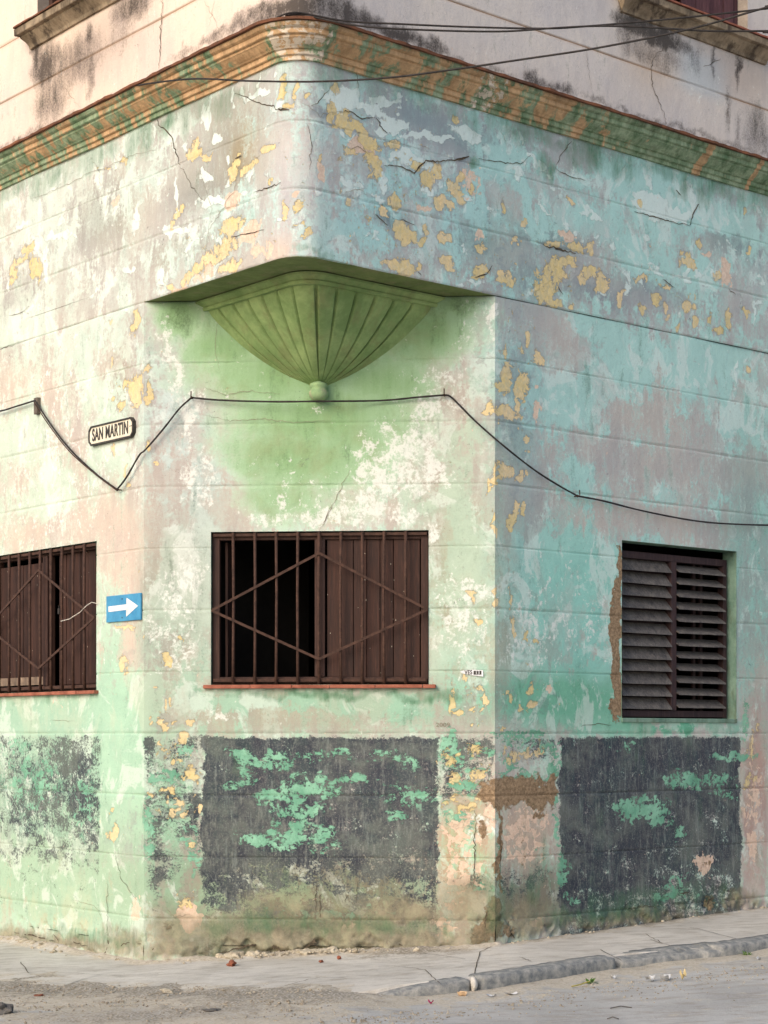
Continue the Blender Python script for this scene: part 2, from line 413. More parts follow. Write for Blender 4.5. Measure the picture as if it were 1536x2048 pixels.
def sheet(name, sf, cols, rows, xyf, nf, parent, holes=(), disp=None, tone=None):
    cols = np.array(sorted(set(np.round(cols, 5)))); rows = np.array(sorted(set(np.round(rows, 5))))
    s, z = np.meshgrid(cols, rows)
    s0, z0 = s.copy(), z.copy()
    xy = xyf(s); n = nf(s)
    d = 0.0035 * np.sin(s * 3.1 + 1.3 * np.sin(z * 2.3)) * np.sin(z * 2.7 + s) + rng.normal(0, .0004, s.shape)
    edge = np.clip(np.minimum(s - cols[0], cols[-1] - s) / .05, 0, 1)
    d = d * edge
    grs = UGR if name == 'storey' else GR
    for g in grs:
        d = d - 0.009 * np.clip(1 - np.abs(z - g) / .006, 0, 1) * (0.75 + .25 * np.sin(s * 9 + g))
    if disp is not None: d = d + disp(s, z)
    P = np.concatenate([xy + n * d[..., None], z[..., None]], axis=2)
    R_, C_ = s.shape
    idx = np.arange(R_ * C_).reshape(R_, C_)
    sc = (cols[:-1] + cols[1:]) / 2; zc = (rows[:-1] + rows[1:]) / 2
    keep = np.ones((R_ - 1, C_ - 1), bool)
    for (a0, a1, b0, b1) in holes:
        keep &= ~(((sc > a0) & (sc < a1))[None, :] & ((zc > b0) & (zc < b1))[:, None])
    q = np.stack([idx[:-1, :-1], idx[:-1, 1:], idx[1:, 1:], idx[1:, :-1]], axis=2)[keep]
    me = bpy.data.meshes.new(name)
    me.vertices.add(R_ * C_); me.vertices.foreach_set('co', P.reshape(-1).astype(np.float32))
    me.loops.add(q.size); me.loops.foreach_set('vertex_index', q.reshape(-1).astype(np.int32))
    me.polygons.add(len(q)); me.polygons.foreach_set('loop_start', np.arange(0, q.size, 4, dtype=np.int32))
    me.update(calc_edges=True); me.polygons.foreach_set('use_smooth', np.ones(len(q), bool)); me.validate()
    m, base, coat = evaluate(sf, s0, z0)
    if tone: base, coat = tone(s0, z0, m, base, coat)
    def put(nm, arr):
        a = me.attributes.new(nm, 'FLOAT_COLOR', 'POINT'); a.data.foreach_set('color', arr.reshape(-1).astype(np.float32))
    one = np.ones(s.shape + (1,))
    put('base', np.concatenate([base, one], 2)); put('coat', np.concatenate([coat, one], 2))
    for nm, ks in (('mA', LAY[0:4]), ('mB', LAY[4:8]), ('mC', LAY[8:12])):
        put(nm, np.stack([m[k] for k in ks], axis=2))
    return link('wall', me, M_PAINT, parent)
# ------------------------------------------------------------------ what is painted where (places read off the walls, kept in metres on them)
T('base', 150, 900, 420, 500, (194, 188, 177)); T('coat', 150, 900, 420, 600, (196, 209, 192))
T('base', 300, 380, 420, 260, (190, 186, 178)); T('coat', 260, 380, 420, 280, (206, 214, 204))
T('base', 1200, 420, 500, 260, (178, 185, 184)); T('coat', 1150, 420, 520, 300, (174, 212, 207))
T('base', 800, 260, 160, 160, (178, 184, 186)); T('coat', 800, 400, 220, 160, (166, 204, 206))
T('base', 600, 420, 60, 260, (196, 194, 194)); T('coat', 600, 420, 60, 260, (196, 212, 208))
T('base', 1250, 800, 330, 300, (188, 185, 181)); T('coat', 1250, 850, 420, 420, (174, 212, 205))
T('base', 1020, 950, 55, 330, (164, 178, 180)); T('coat', 1020, 950, 60, 330, (156, 194, 194))
T('coat', 1150, 1230, 120, 180, (148, 202, 190)); T('base', 1060, 1230, 90, 150, (156, 176, 168))
T('base', 340, 1000, 70, 330, (186, 178, 174)); T('coat', 370, 900, 80, 300, (190, 204, 202))
T('base', 350, 1250, 90, 200, (170, 170, 158)); T('coat', 350, 1230, 90, 220, (180, 188, 176))
T('base', 880, 900, 120, 200, (192, 184, 174)); T('coat', 880, 900, 120, 200, (184, 198, 180)); T('coat', 920, 1150, 80, 200, (178, 196, 176)); T('base', 920, 1200, 90, 200, (176, 178, 156))
T('base', 560, 1425, 320, 50, (170, 168, 152)); T('coat', 620, 1425, 300, 50, (150, 186, 162))
T('coat', 100, 1500, 300, 190, (162, 194, 172)); T('coat', 240, 1500, 60, 200, (168, 202, 178)); T('base', 120, 1450, 200, 100, (200, 202, 180))
T('coat', 1120, 1400, 170, 55, (118, 178, 152)); T('base', 1090, 1400, 110, 50, (124, 160, 144)); T('coat', 1380, 1452, 160, 22, (112, 180, 150))
T('base', 1500, 1150, 60, 260, (160, 178, 172)); T('coat', 1500, 1200, 60, 260, (150, 192, 182))
T('coat', 120, 1750, 260, 130, (166, 192, 166)); T('base', 120, 1800, 240, 80, (196, 196, 166))
T('base', 350, 1650, 60, 190, (172, 160, 154)); T('coat', 350, 1650, 60, 200, (150, 186, 160))
T('base', 640, 1790, 280, 90, (126, 122, 104)); T('coat', 640, 1760, 260, 60, (128, 136, 116)); T('coat', 640, 1830, 260, 60, (138, 160, 128))
T('base', 930, 1700, 60, 120, (190, 168, 138)); T('coat', 930, 1700, 50, 120, (164, 200, 164))
T('base', 1055, 1660, 58, 80, (196, 178, 160)); T('coat', 1055, 1660, 40, 60, (186, 170, 154))
T('base', 1060, 1800, 100, 60, (136, 132, 118)); T('coat', 1060, 1800, 80, 60, (120, 140, 122))
T('base', 1510, 1600, 28, 180, (190, 162, 150)); T('coat', 1510, 1600, 28, 180, (176, 160, 146))
# pinkish bare zones of the left wall and of the right wall
for (u, v, a, b, s) in [(30, 780, 60, 60, .5), (110, 770, 30, 110, .5), (130, 880, 40, 40, .5), (60, 950, 60, 40, .3), (160, 960, 20, 110, .5), (250, 1130, 40, 90, .8),
                        (265, 1290, 26, 70, .8), (225, 1060, 40, 60, .5), (100, 1060, 120, 30, .6), (200, 700, 30, 60, .3), (560, 500, 30, 30, .8), (470, 540, 60, 22, .3)]:
    T('base', u, v, a, b, (210, 192, 178), s * .8); E('coat', u, v, a, b, .25, mode='sub')
for (u, v, a, b) in [(1080, 640, 90, 40), (1140, 700, 60, 60), (1320, 790, 40, 90), (1240, 830, 40, 50), (1190, 900, 110, 60), (1330, 930, 120, 60), (1400, 870, 40, 60),
                     (1300, 1040, 180, 30), (1500, 950, 40, 60), (1040, 1000, 50, 60), (1110, 300, 60, 30), (1180, 310, 60, 40)]:
    E('coat', u, v, a, b, .30, mode='sub')
for (u, v, a, b) in [(1180, 650, 60, 40), (1270, 740, 110, 60), (1400, 730, 60, 60), (1150, 830, 60, 50), (1260, 880, 50, 30), (1120, 780, 50, 30), (1430, 700, 60, 30),
                     (1320, 980, 22, 50), (1170, 950, 40, 50), (1480, 860, 40, 50), (1150, 1180, 100, 120), (1200, 1380, 60, 60), (1110, 1110, 90, 30), (1240, 350, 40, 30),
                     (1340, 400, 70, 50), (1090, 470, 50, 40), (1000, 330, 40, 40), (730, 450, 60, 40), (640, 460, 40, 50), (960, 400, 40, 50), (880, 480, 60, 20),
                     (1450, 450, 60, 30), (1180, 450, 60, 30), (700, 215, 60, 26), (1400, 560, 60, 30), (1290, 530, 50, 26)]:
    E('coat', u, v, a, b, .32, mode='add')
for (u, v, a, b) in [(430, 290, 60, 40), (420, 350, 70, 30), (530, 320, 40, 50), (470, 190, 60, 30), (330, 420, 80, 40), (200, 480, 40, 20), (850, 250, 60, 30), (780, 230, 40, 20),
                     (900, 300, 60, 26), (750, 440, 40, 16), (1010, 400, 50, 30), (1060, 500, 60, 30), (1190, 570, 90, 22), (1290, 600, 60, 20), (1040, 600, 60, 20), (1150, 500, 60, 30),
                     (960, 500, 30, 40), (1480, 600, 30, 40), (1500, 330, 40, 40), (1430, 480, 50, 20), (640, 220, 20, 20)]:
    E('coat', u, v, a, b, .42, mode='sub')
for (u, v, a, b) in [(80, 420, 60, 60), (150, 340, 60, 40), (250, 420, 30, 50), (260, 280, 70, 20), (60, 500, 50, 30), (430, 430, 50, 30), (370, 250, 40, 20), (300, 350, 30, 16),
                     (60, 650, 70, 40), (170, 660, 60, 60), (40, 870, 60, 50), (120, 1000, 60, 60), (220, 900, 40, 60), (200, 780, 30, 40), (230, 1210, 26, 60)]:
    E('coat', u, v, a, b, .22, mode='add')
for (u, v, a, b) in [(60, 760, 90, 70), (180, 700, 60, 60), (220, 860, 40, 70), (60, 900, 60, 70), (120, 960, 80, 60), (30, 660, 50, 50), (400, 1150, 60, 90), (920, 1130, 50, 120), (900, 1300, 50, 60), (330, 1200, 40, 60)]: E('coat', u, v, a, b, .24, mode='add')
E('wash', 600, 1005, 170, 50, .62, surf='L')
E('coat', 1250, 400, 500, 160, .10, mode='add', surf='U'); E('coat', 1250, 800, 400, 260, .08, mode='add', surf='L'); T('base', 110, 1600, 160, 130, (150, 182, 162))
# solid pale mint foot of the left wall and the narrow pier by the corner
E('coat', 100, 1430, 220, 60, .5, mode='add'); E('coat', 240, 1500, 60, 160, .55, mode='add'); E('coat', 120, 1790, 200, 70, .35, mode='add')
E('coat', 1130, 1410, 110, 50, .35, mode='add'); E('coat', 1390, 1455, 130, 12, .4, mode='add')
E('coat', 640, 1400, 230, 16, .32, mode='add'); E('coat', 780, 1420, 90, 30, .2, mode='add'); E('coat', 560, 1440, 200, 26, .25, mode='sub')
E('coat', 330, 1440, 60, 40, .3, mode='sub'); E('coat', 950, 1420, 60, 60, .2, mode='sub')
for k in range(130):
    u, v = random.uniform(-20, 1540) if k < 70 else random.uniform(640, 1540), random.uniform(150, 640)
    if v < 130 + abs(u - 600) * (.44 if u < 600 else .285) + 20 or surfs(v, u) != 'U': continue
    E('white', u, v, random.uniform(6, 34), random.uniform(3, 12), random.uniform(.45, .75), random.uniform(-40, 20), surf='U')
# the green wash under the overhang
for (u, v, a, b, s) in [(640, 640, 320, 110, 1), (600, 740, 250, 80, 1), (640, 830, 210, 90, 1), (600, 910, 190, 90, .95), (560, 990, 130, 60, .8), (440, 690, 90, 60, 1), (350, 630, 60, 50, 1),
                        (840, 660, 110, 80, 1), (900, 610, 70, 40, .9), (640, 1010, 140, 50, .6), (760, 760, 130, 70, .95), (700, 870, 110, 60, .9)]:
    E('wash', u, v, a, b, s, surf='L')
E('wash', 420, 980, 40, 60, .5, mode='sub', surf='L')
# white scuffed border of the wash
for (u, v, a, b, s) in [(330, 690, 12, 60, .75), (355, 760, 16, 50, .7), (380, 850, 22, 70, .8), (400, 960, 30, 60, .7), (880, 760, 50, 26, .7), (860, 810, 60, 30, .75), (820, 890, 70, 50, .9),
                        (760, 940, 70, 60, .95), (850, 950, 60, 40, .8), (740, 1000, 70, 40, .9), (660, 1030, 90, 22, .85), (800, 1020, 50, 30, .85), (540, 1040, 70, 14, .6), (935, 690, 16, 60, .6),
                        (985, 630, 7, 50, .8), (860, 1060, 18, 20, .8), (940, 620, 30, 30, .5), (640, 815, 18, 12, .5), (600, 985, 60, 40, .55), (500, 1030, 50, 20, .5)]:
    E('scuff', u, v, a, b, s * .68, surf='L')
for (u, v, a, b, s) in [(350, 1230, 50, 120, .45), (920, 1230, 60, 100, .42), (1060, 1260, 60, 80, .4), (440, 1430, 36, 12, .6), (1150, 1220, 90, 110, .3), (380, 1150, 30, 40, .55),
                        (120, 900, 120, 200, .32), (100, 1330, 100, 60, .3), (80, 1560, 80, 60, .35), (960, 1660, 40, 30, .5)]:
    E('scuff', u, v, a, b, s)
# brushed whites, plaster fills
for (u, v, a, b, s, g) in [(515, 192, 34, 9, 1, -12), (565, 210, 20, 7, 1, 10), (435, 273, 10, 14, 1, 40), (413, 240, 9, 20, 1, 30), (456, 308, 5, 12, 1, 0), (353, 385, 4, 46, .95, 0), (463, 360, 9, 14, .8, 0),
                           (500, 345, 8, 22, .7, -30), (430, 405, 46, 12, .8, -10), (350, 455, 34, 10, .9, -15), (440, 478, 22, 6, .8, -20), (90, 540, 6, 50, .9, 0), (18, 560, 5, 22, .8, 0),
                           (320, 545, 10, 32, .8, -30), (240, 620, 60, 10, .55, -15), (45, 455, 14, 10, .8, 0), (155, 480, 30, 8, .6, -30), (270, 440, 8, 40, .6, 0), (120, 450, 24, 10, .5, 0), (60, 620, 30, 8, .5, 0),
                           (818, 322, 40, 16, 1, 8), (783, 252, 22, 14, 1, 30), (843, 280, 40, 8, .95, 12), (938, 273, 36, 14, .9, 5), (955, 220, 26, 7, .9, 10), (768, 365, 10, 25, .9, 0), (775, 205, 40, 10, .8, 10),
                           (690, 206, 40, 26, .95, 0), (745, 225, 34, 14, .9, 0), (800, 258, 26, 14, 1, 20), (850, 332, 34, 10, .9, -8), (880, 285, 30, 8, .8, 10), (700, 380, 26, 22, .7, 0), (740, 470, 40, 10, .6, 10), (1042, 350, 14, 9, .8, 0), (1185, 432, 26, 9, .8, -30), (1140, 460, 40, 8, .6, -20), (980, 420, 12, 7, .7, 0), (1050, 330, 26, 16, .5, 0),
                           (1300, 410, 40, 26, .85, 5), (1350, 430, 34, 14, .9, 10), (1385, 390, 7, 40, .8, 10), (1370, 540, 4, 28, .7, 0), (1478, 750, 3, 34, .95, 0), (1508, 620, 4, 26, .9, 0), (930, 500, 8, 20, .6, 0),
                           (1250, 560, 8, 34, .6, 0), (860, 390, 20, 8, .8, 0), (530, 350, 8, 30, .4, 0), (640, 380, 20, 10, .4, 0), (620, 500, 40, 10, .4, 0), (1060, 345, 20, 10, .4, 0),
                           (185, 965, 5, 12, .7, 0), (1150, 300, 3, 40, .4, 0), (300, 250, 30, 8, .5, -20), (225, 300, 3, 20, .6, 0), (200, 330, 3, 26, .6, 0), (110, 380, 4, 40, .5, 0)]:
    E('white', u, v, a, b, s, g)
# yellow ground showing where the paint has come off
YEL = [(798, 532, 36, 17), (838, 540, 12, 12), (898, 532, 20, 12), (955, 543, 14, 9), (972, 538, 10, 8), (1013, 562, 16, 19), (1090, 570, 26, 38), (1108, 535, 18, 26), (1135, 524, 24, 10), (1110, 598, 16, 10), (1163, 562, 9, 18),
       (1180, 545, 14, 14), (1203, 568, 13, 26), (1140, 607, 7, 6), (1240, 597, 6, 24), (1278, 561, 18, 9), (1283, 617, 8, 9), (1328, 577, 11, 5), (1313, 607, 11, 9), (1334, 615, 5, 7), (1373, 522, 15, 13), (1378, 612, 13, 13),
       (1393, 645, 5, 14), (1360, 650, 4, 10), (1458, 645, 6, 26), (1488, 620, 9, 9), (1438, 666, 9, 10), (1498, 737, 4, 11), (1420, 640, 5, 12), (1340, 635, 4, 6), (1433, 552, 10, 12), (1013, 762, 14, 33), (1043, 767, 14, 26), (1053, 684, 6, 13),
       (1073, 717, 8, 11), (980, 817, 12, 18), (1010, 826, 26, 16), (1033, 805, 5, 12), (1008, 937, 15, 15), (1035, 952, 12, 6), (990, 945, 3, 24), (1030, 1020, 5, 20), (1044, 1024, 4, 18), (1023, 1042, 8, 16), (988, 1190, 4, 22), (1018, 1197, 4, 20),
       (1025, 1257, 5, 20), (1055, 1275, 5, 12), (1075, 1285, 5, 8), (955, 1239, 5, 8), (940, 1195, 7, 12), (1005, 705, 4, 12), (1037, 690, 3, 10), (1047, 873, 4, 8), (988, 1050, 3, 30), (982, 965, 3, 22),
       (853, 362, 16, 22), (905, 378, 18, 20), (885, 412, 14, 18), (920, 400, 10, 16), (813, 465, 26, 16), (845, 483, 10, 14), (798, 452, 12, 12), (855, 460, 6, 12), (908, 245, 6, 11), (1008, 415, 6, 15), (963, 495, 15, 9),
       (893, 480, 16, 8), (1138, 400, 8, 6), (1148, 495, 22, 14), (1178, 500, 8, 14), (790, 408, 14, 14), (830, 335, 20, 12), (870, 345, 14, 16), (1035, 480, 8, 8), (1105, 490, 14, 8), (1050, 440, 6, 10), (1280, 410, 7, 8), (1370, 505, 10, 7), (1488, 428, 5, 10),
       (660, 226, 12, 22), (690, 240, 20, 14), (705, 262, 40, 14), (735, 285, 26, 18), (745, 325, 22, 18), (700, 310, 14, 8), (670, 175, 9, 9), (750, 340, 20, 18), (785, 290, 16, 10), (618, 190, 5, 5), (618, 470, 7, 12), (600, 398, 9, 10), (600, 439, 9, 4),
       (575, 410, 5, 24), (640, 325, 5, 14), (693, 411, 8, 5), (1300, 490, 5, 5), (1395, 485, 6, 6), (1500, 500, 5, 5), (770, 430, 8, 10), (920, 352, 8, 10), (945, 380, 6, 10),
       (390, 305, 15, 20), (412, 312, 14, 8), (250, 320, 11, 6), (215, 334, 5, 4), (198, 335, 4, 4), (565, 178, 7, 22), (592, 182, 5, 15), (532, 300, 18, 10), (468, 340, 14, 24), (480, 315, 8, 14), (465, 450, 26, 16), (450, 495, 24, 20), (420, 520, 20, 12),
       (580, 206, 9, 7), (360, 415, 12, 10), (345, 440, 5, 12), (70, 537, 12, 26), (30, 542, 10, 18), (50, 520, 14, 8), (400, 540, 22, 14), (460, 532, 26, 12), (375, 552, 12, 12), (340, 577, 8, 11), (500, 330, 18, 10), (535, 360, 6, 8), (56, 500, 12, 8), (60, 488, 9, 4),
       (270, 652, 7, 22), (272, 782, 14, 30), (258, 770, 8, 10), (297, 782, 6, 28), (230, 902, 4, 11), (298, 892, 6, 16), (222, 792, 6, 4), (240, 812, 8, 10), (252, 942, 3, 14), (258, 975, 8, 5), (222, 640, 3, 5), (290, 735, 5, 10), (315, 925, 4, 6), (228, 720, 3, 8), (250, 1251, 28, 5),
       (268, 1255, 10, 6), (250, 1319, 11, 12), (248, 1334, 8, 5), (360, 1279, 6, 6), (330, 1319, 9, 11), (297, 1279, 3, 4), (311, 1371, 4, 3), (328, 1406, 4, 9), (343, 1404, 3, 8), (325, 1451, 13, 11), (303, 1450, 4, 12), (385, 1446, 8, 9), (350, 1445, 5, 5), (277, 1143, 3, 3),
       (907, 1404, 5, 24), (916, 1418, 8, 9), (912, 1375, 3, 8), (963, 1388, 4, 22), (963, 1418, 3, 8), (935, 1388, 9, 3), (933, 1357, 4, 3), (932, 1372, 3, 3), (940, 1420, 10, 3), (948, 1444, 7, 6), (1065, 1383, 5, 12), (1068, 1409, 9, 8), (1020, 1400, 4, 10), (1040, 1425, 4, 8), (1000, 1460, 14, 3), (1012, 1385, 4, 4),
       (385, 1551, 16, 14), (365, 1480, 12, 12), (330, 1588, 10, 6), (350, 1602, 12, 8), (395, 1622, 5, 12), (385, 1690, 8, 6), (345, 1530, 8, 5), (360, 1560, 6, 5), (310, 1598, 10, 4), (230, 1660, 7, 16), (225, 1620, 4, 8), (218, 1664, 3, 5)]
for (u, v, a, b) in YEL: E('yel', u, v, a, b, 1.0)
for (u, v, a, b) in [(900, 1510, 22, 24), (950, 1495, 22, 16), (905, 1560, 22, 20), (955, 1550, 18, 22), (900, 1600, 20, 14), (925, 1620, 24, 12), (1035, 1510, 36, 20), (960, 1600, 16, 14), (1075, 1500, 14, 12),
                     (1500, 1500, 12, 30), (1515, 1460, 10, 20), (1500, 1560, 12, 14), (370, 1800, 22, 18), (330, 1500, 26, 22), (350, 1620, 34, 16)]:
    E('yel', u, v, a, b, .62)
for (u, v, a, b) in [(525, 500, 30, 26), (500, 470, 22, 22), (465, 405, 16, 16), (590, 380, 6, 6), (940, 355, 28, 40), (850, 420, 14, 10), (715, 300, 26, 16), (745, 310, 16, 14), (1450, 548, 15, 22), (1075, 815, 10, 18), (1072, 772, 5, 6), (400, 560, 10, 8), (420, 540, 8, 12),
                     (360, 575, 20, 10), (1095, 1376, 9, 14), (1070, 1410, 6, 6), (1412, 500, 12, 8), (270, 1800, 6, 12), (272, 1790, 6, 9), (268, 1825, 7, 11), (230, 400, 6, 6), (113, 1408, 11, 2), (1130, 470, 18, 8), (640, 345, 9, 14), (960, 470, 10, 10),
                     (920, 1660, 40, 40), (930, 1740, 46, 46), (905, 1800, 30, 14), (975, 1640, 14, 40), (1055, 1650, 46, 40), (1050, 1700, 46, 30), (1505, 1600, 18, 60), (1510, 1690, 18, 40), (1410, 1725, 18, 22), 
                     (380, 1830, 22, 26), (880, 1850, 24, 34), (700, 1853, 12, 8), (1070, 1845, 12, 8)]:
    E('pink', u, v, a, b, .95 if max(a, b) < 30 else .6)
for (u, v, a, b, s) in [(760, 400, 160, 160, .26), (1060, 540, 160, 90, .24), (1350, 600, 170, 60, .22), (1030, 800, 50, 200, .26), (450, 480, 130, 90, .24), (260, 760, 50, 90, .22), (240, 1300, 50, 90, .2), (60, 520, 60, 50, .2), (940, 1400, 50, 50, .25), (1060, 1410, 60, 40, .25),
                        (340, 1440, 60, 30, .25), (350, 1560, 50, 80, .3), (930, 1540, 60, 80, .25), (1050, 1500, 60, 40, .2), (590, 200, 40, 50, .2), (1040, 1270, 50, 50, .22), (240, 1640, 30, 60, .2)]:
    E('yel', u, v, a, b, s, surf=surfs(v, u))
for (u, v, a, b, rgb) in [(1000, 300, 60, 30, (136, 148, 160)), (930, 290, 60, 26, (140, 150, 160)), (840, 240, 60, 30, (142, 152, 164)), (1080, 470, 70, 30, (132, 150, 158)), (960, 470, 50, 60, (138, 154, 162)), (1180, 590, 80, 26, (148, 152, 162)), (1050, 560, 40, 50, (140, 152, 162)), (780, 440, 30, 20, (120, 136, 148)), (640, 220, 20, 24, (140, 146, 160)),
                        (1470, 480, 60, 40, (142, 156, 162)), (1300, 570, 80, 30, (148, 156, 164)), (1040, 760, 30, 60, (140, 154, 164)), (1030, 880, 26, 50, (140, 156, 164)), (460, 260, 60, 50, (166, 164, 158)), (410, 370, 60, 40, (162, 160, 154)), (480, 310, 30, 50, (160, 148, 128)), (210, 430, 60, 60, (170, 168, 160)), (360, 500, 60, 30, (170, 168, 160)), (40, 620, 40, 40, (170, 166, 160)),
                        (240, 770, 26, 80, (186, 172, 160)), (300, 1240, 30, 120, (172, 172, 162)), (1060, 1300, 40, 80, (150, 170, 166)), (700, 660, 30, 30, (150, 150, 110))]:
    T('base', u, v, a, b, (rgb[0] + 12, rgb[1] + 18, rgb[2] + 9) if u > 620 else (rgb[0], rgb[1] + 3, rgb[2]), .9)
# dado of dark paint
def BX(lay, u0, u1, v0, v1, st, surf='L', mode='box'):
    s0, z0 = at_low(u0, (v0 + v1) / 2); s1, _ = at_low(u1, (v0 + v1) / 2)
    zc0 = at_low((u0 + u1) / 2, v0)[1]; zc1 = at_low((u0 + u1) / 2, v1)[1]
    STROKES.append((surf, lay, (s0 + s1) / 2, (zc0 + zc1) / 2, abs(s1 - s0) / 2, abs(zc0 - zc1) / 2, 0, st, mode))
BX('navy', 404, 876, 1474, 1980, .84, mode='fade'); BX('navy', 880, 985, 1474, 1640, .60, mode='fade'); BX('navy', 1118, 1482, 1474, 2170, .84, mode='fade'); BX('navy', 1002, 1112, 1474, 1520, .42)
BX('navy', 290, 402, 1474, 1800, .40, mode='fade'); BX('navy', -300, 200, 1470, 1840, .45, mode='fade')
for (u, v, a, b, s) in [(460, 1490, 70, 16, .35), (720, 1560, 120, 60, .15), (450, 1670, 70, 60, .3), (440, 1620, 40, 50, .2), (820, 1490, 60, 14, .3), (630, 1490, 60, 10, .3), (430, 1740, 40, 50, .15), (730, 1690, 120, 40, .05),
                        (940, 1490, 30, 12, .3), (900, 1510, 18, 30, .3), (1180, 1700, 60, 120, .1), (1250, 1500, 110, 20, .15), (385, 1625, 12, 34, .5), (300, 1490, 8, 30, .45), (150, 1550, 46, 60, .20), (70, 1620, 60, 70, .18), (170, 1640, 30, 60, .20), (110, 1700, 70, 30, .10), (50, 1700, 60, 20, .08),
                        (480, 1700, 70, 40, .12), (150, 1530, 20, 20, .2), (245, 1570, 14, 14, .36), (940, 1760, 50, 22, .55), (1040, 1760, 60, 40, .48), (1100, 1800, 60, 30, .3), (310, 1660, 26, 60, .25), (330, 1740, 30, 30, .35), (310, 1800, 18, 40, .3), (890, 1580, 14, 26, .3), (1060, 1560, 40, 12, .2)]:
    E('navy', u, v, a, b, s, mode='add', surf='L')
for (u, v, a, b, s) in [(850, 1560, 24, 60, .12), (600, 1480, 40, 20, .1), (620, 1750, 110, 30, .10), (760, 1780, 150, 30, .12), (560, 1780, 80, 30, .10), (1180, 1760, 50, 40, .05), (1400, 1760, 80, 60, .12), (540, 1560, 60, 40, .05), (1440, 1640, 60, 60, .04), (680, 1640, 90, 20, .1), (10, 1560, 24, 80, .12), (100, 1690, 90, 26, .1)]:
    E('navy', u, v, a, b, s, mode='sub', surf='L')
for (u, v, a, b, s) in [(620, 1575, 60, 26, .8), (560, 1600, 50, 16, .72), (530, 1520, 50, 22, .66), (480, 1560, 36, 20, .62), (610, 1625, 55, 14, .68), (560, 1670, 90, 26, .66), (640, 1680, 40, 24, .62), (480, 1500, 30, 14, .6), (700, 1560, 60, 10, .6), (640, 1510, 90, 12, .52), (790, 1520, 50, 20, .5), (750, 1510, 20, 12, .5),
                        (900, 1500, 24, 40, .66), (930, 1560, 44, 30, .64), (960, 1500, 30, 20, .6), (925, 1640, 22, 20, .66), (890, 1620, 10, 34, .6), (1040, 1560, 60, 16, .74), (1060, 1490, 60, 16, .62), (1020, 1530, 26, 30, .6), (1105, 1530, 12, 50, .68), (1112, 1640, 6, 80, .66), (1122, 1740, 12, 40, .66), (1000, 1700, 6, 40, .75),
                        (1280, 1620, 60, 20, .78), (1315, 1640, 26, 16, .7), (1400, 1560, 70, 16, .7), (1470, 1515, 46, 9, .82), (1450, 1588, 30, 8, .66), (1360, 1670, 14, 18, .62), (1350, 1780, 50, 30, .5), (1250, 1490, 30, 8, .5), (1290, 1600, 30, 10, .6), (1145, 1790, 14, 14, .56), (1030, 1475, 50, 8, .6),
                        (330, 1560, 40, 20, .5), (300, 1650, 12, 60, .56), (390, 1700, 12, 50, .6), (360, 1500, 30, 20, .5), (375, 1670, 20, 20, .5), (790, 1640, 20, 20, .48), (820, 1590, 60, 26, .45), (660, 1830, 120, 14, .44), (960, 1770, 24, 20, .5), (1000, 1850, 6, 20, .5), (1070, 1690, 4, 30, .4),
                        (30, 1500, 30, 20, .45), (60, 1560, 60, 70, .42), (170, 1600, 30, 80, .40), (1490, 1440, 10, 40, .6)]:
    E('foam', u, v, a, b, s, surf='L')
for (u, v, a, b, s) in [(1035, 1572, 60, 20, 1), (998, 1598, 36, 24, 1), (1085, 1596, 30, 24, 1), (1040, 1588, 70, 18, 1), (1105, 1580, 12, 26, 1), (975, 1585, 16, 12, .9), (1000, 1610, 14, 22, .9), (1002, 1680, 5, 90, .9), (1000, 1730, 7, 50, .8), (958, 1660, 7, 16, .9), (1080, 1632, 12, 6, .8), (985, 1835, 20, 50, 1), (965, 1860, 26, 30, .8), (1010, 1865, 24, 20, .7), (1233, 1180, 8, 70, 1), (1231, 1260, 10, 60, 1), (1233, 1340, 9, 60, 1), (1230, 1410, 12, 32, 1), (1238, 1300, 6, 140, 1),
                        (1236, 1120, 5, 26, .8), (1420, 1805, 10, 14, .8), (340, 1850, 40, 20, .35), (1410, 1725, 14, 16, .45), (1048, 1700, 10, 30, .45)]:
    E('mort', u, v, a, b, s, surf='L')
# ground damp and dirt along the foot
for (u, v, a, b, s) in [(440, 1870, 140, 50, .62), (640, 1850, 180, 60, .58), (800, 1840, 120, 50, .58), (620, 1810, 150, 26, .4), (700, 1900, 300, 22, .9), (960, 1870, 60, 40, .6), (250, 1890, 50, 30, .55), (100, 1885, 130, 12, .7), (360, 1900, 80, 26, .8), (1060, 1850, 80, 30, .55), (1250, 1835, 200, 12, .45), (320, 1820, 30, 40, .45), (1480, 1800, 40, 20, .6), (500, 1800, 40, 30, .3)]:
    E('dirt', u, v, a, b, min(1.1, s * 1.3), surf='L')
for (u, v, a, b, s) in [(540, 1850, 120, 22, .5), (820, 1860, 90, 16, .5), (720, 1850, 60, 12, .4), (1000, 1800, 26, 60, .5), (1320, 1800, 150, 30, .45), (1200, 1830, 120, 20, .5), (1080, 1750, 40, 60, .4), (980, 1760, 26, 50, .4), (160, 1870, 90, 12, .5), (1370, 1460, 100, 10, .3), (640, 1388, 230, 9, .6), (860, 1392, 60, 12, .7), (80, 1396, 120, 10, .3)]:
    E('mil', u, v, a, b, s, surf='L')
for (u, v, a, b, s) in [(930, 1800, 60, 60, .72), (1050, 1820, 70, 40, .75), (340, 1860, 60, 50, .8), (250, 1880, 50, 30, .7), (120, 1880, 160, 16, .8), (1300, 1840, 220, 12, .7), (640, 1880, 340, 36, 1.0)]:
    E('dirt', u, v, a, b, s, surf='L')
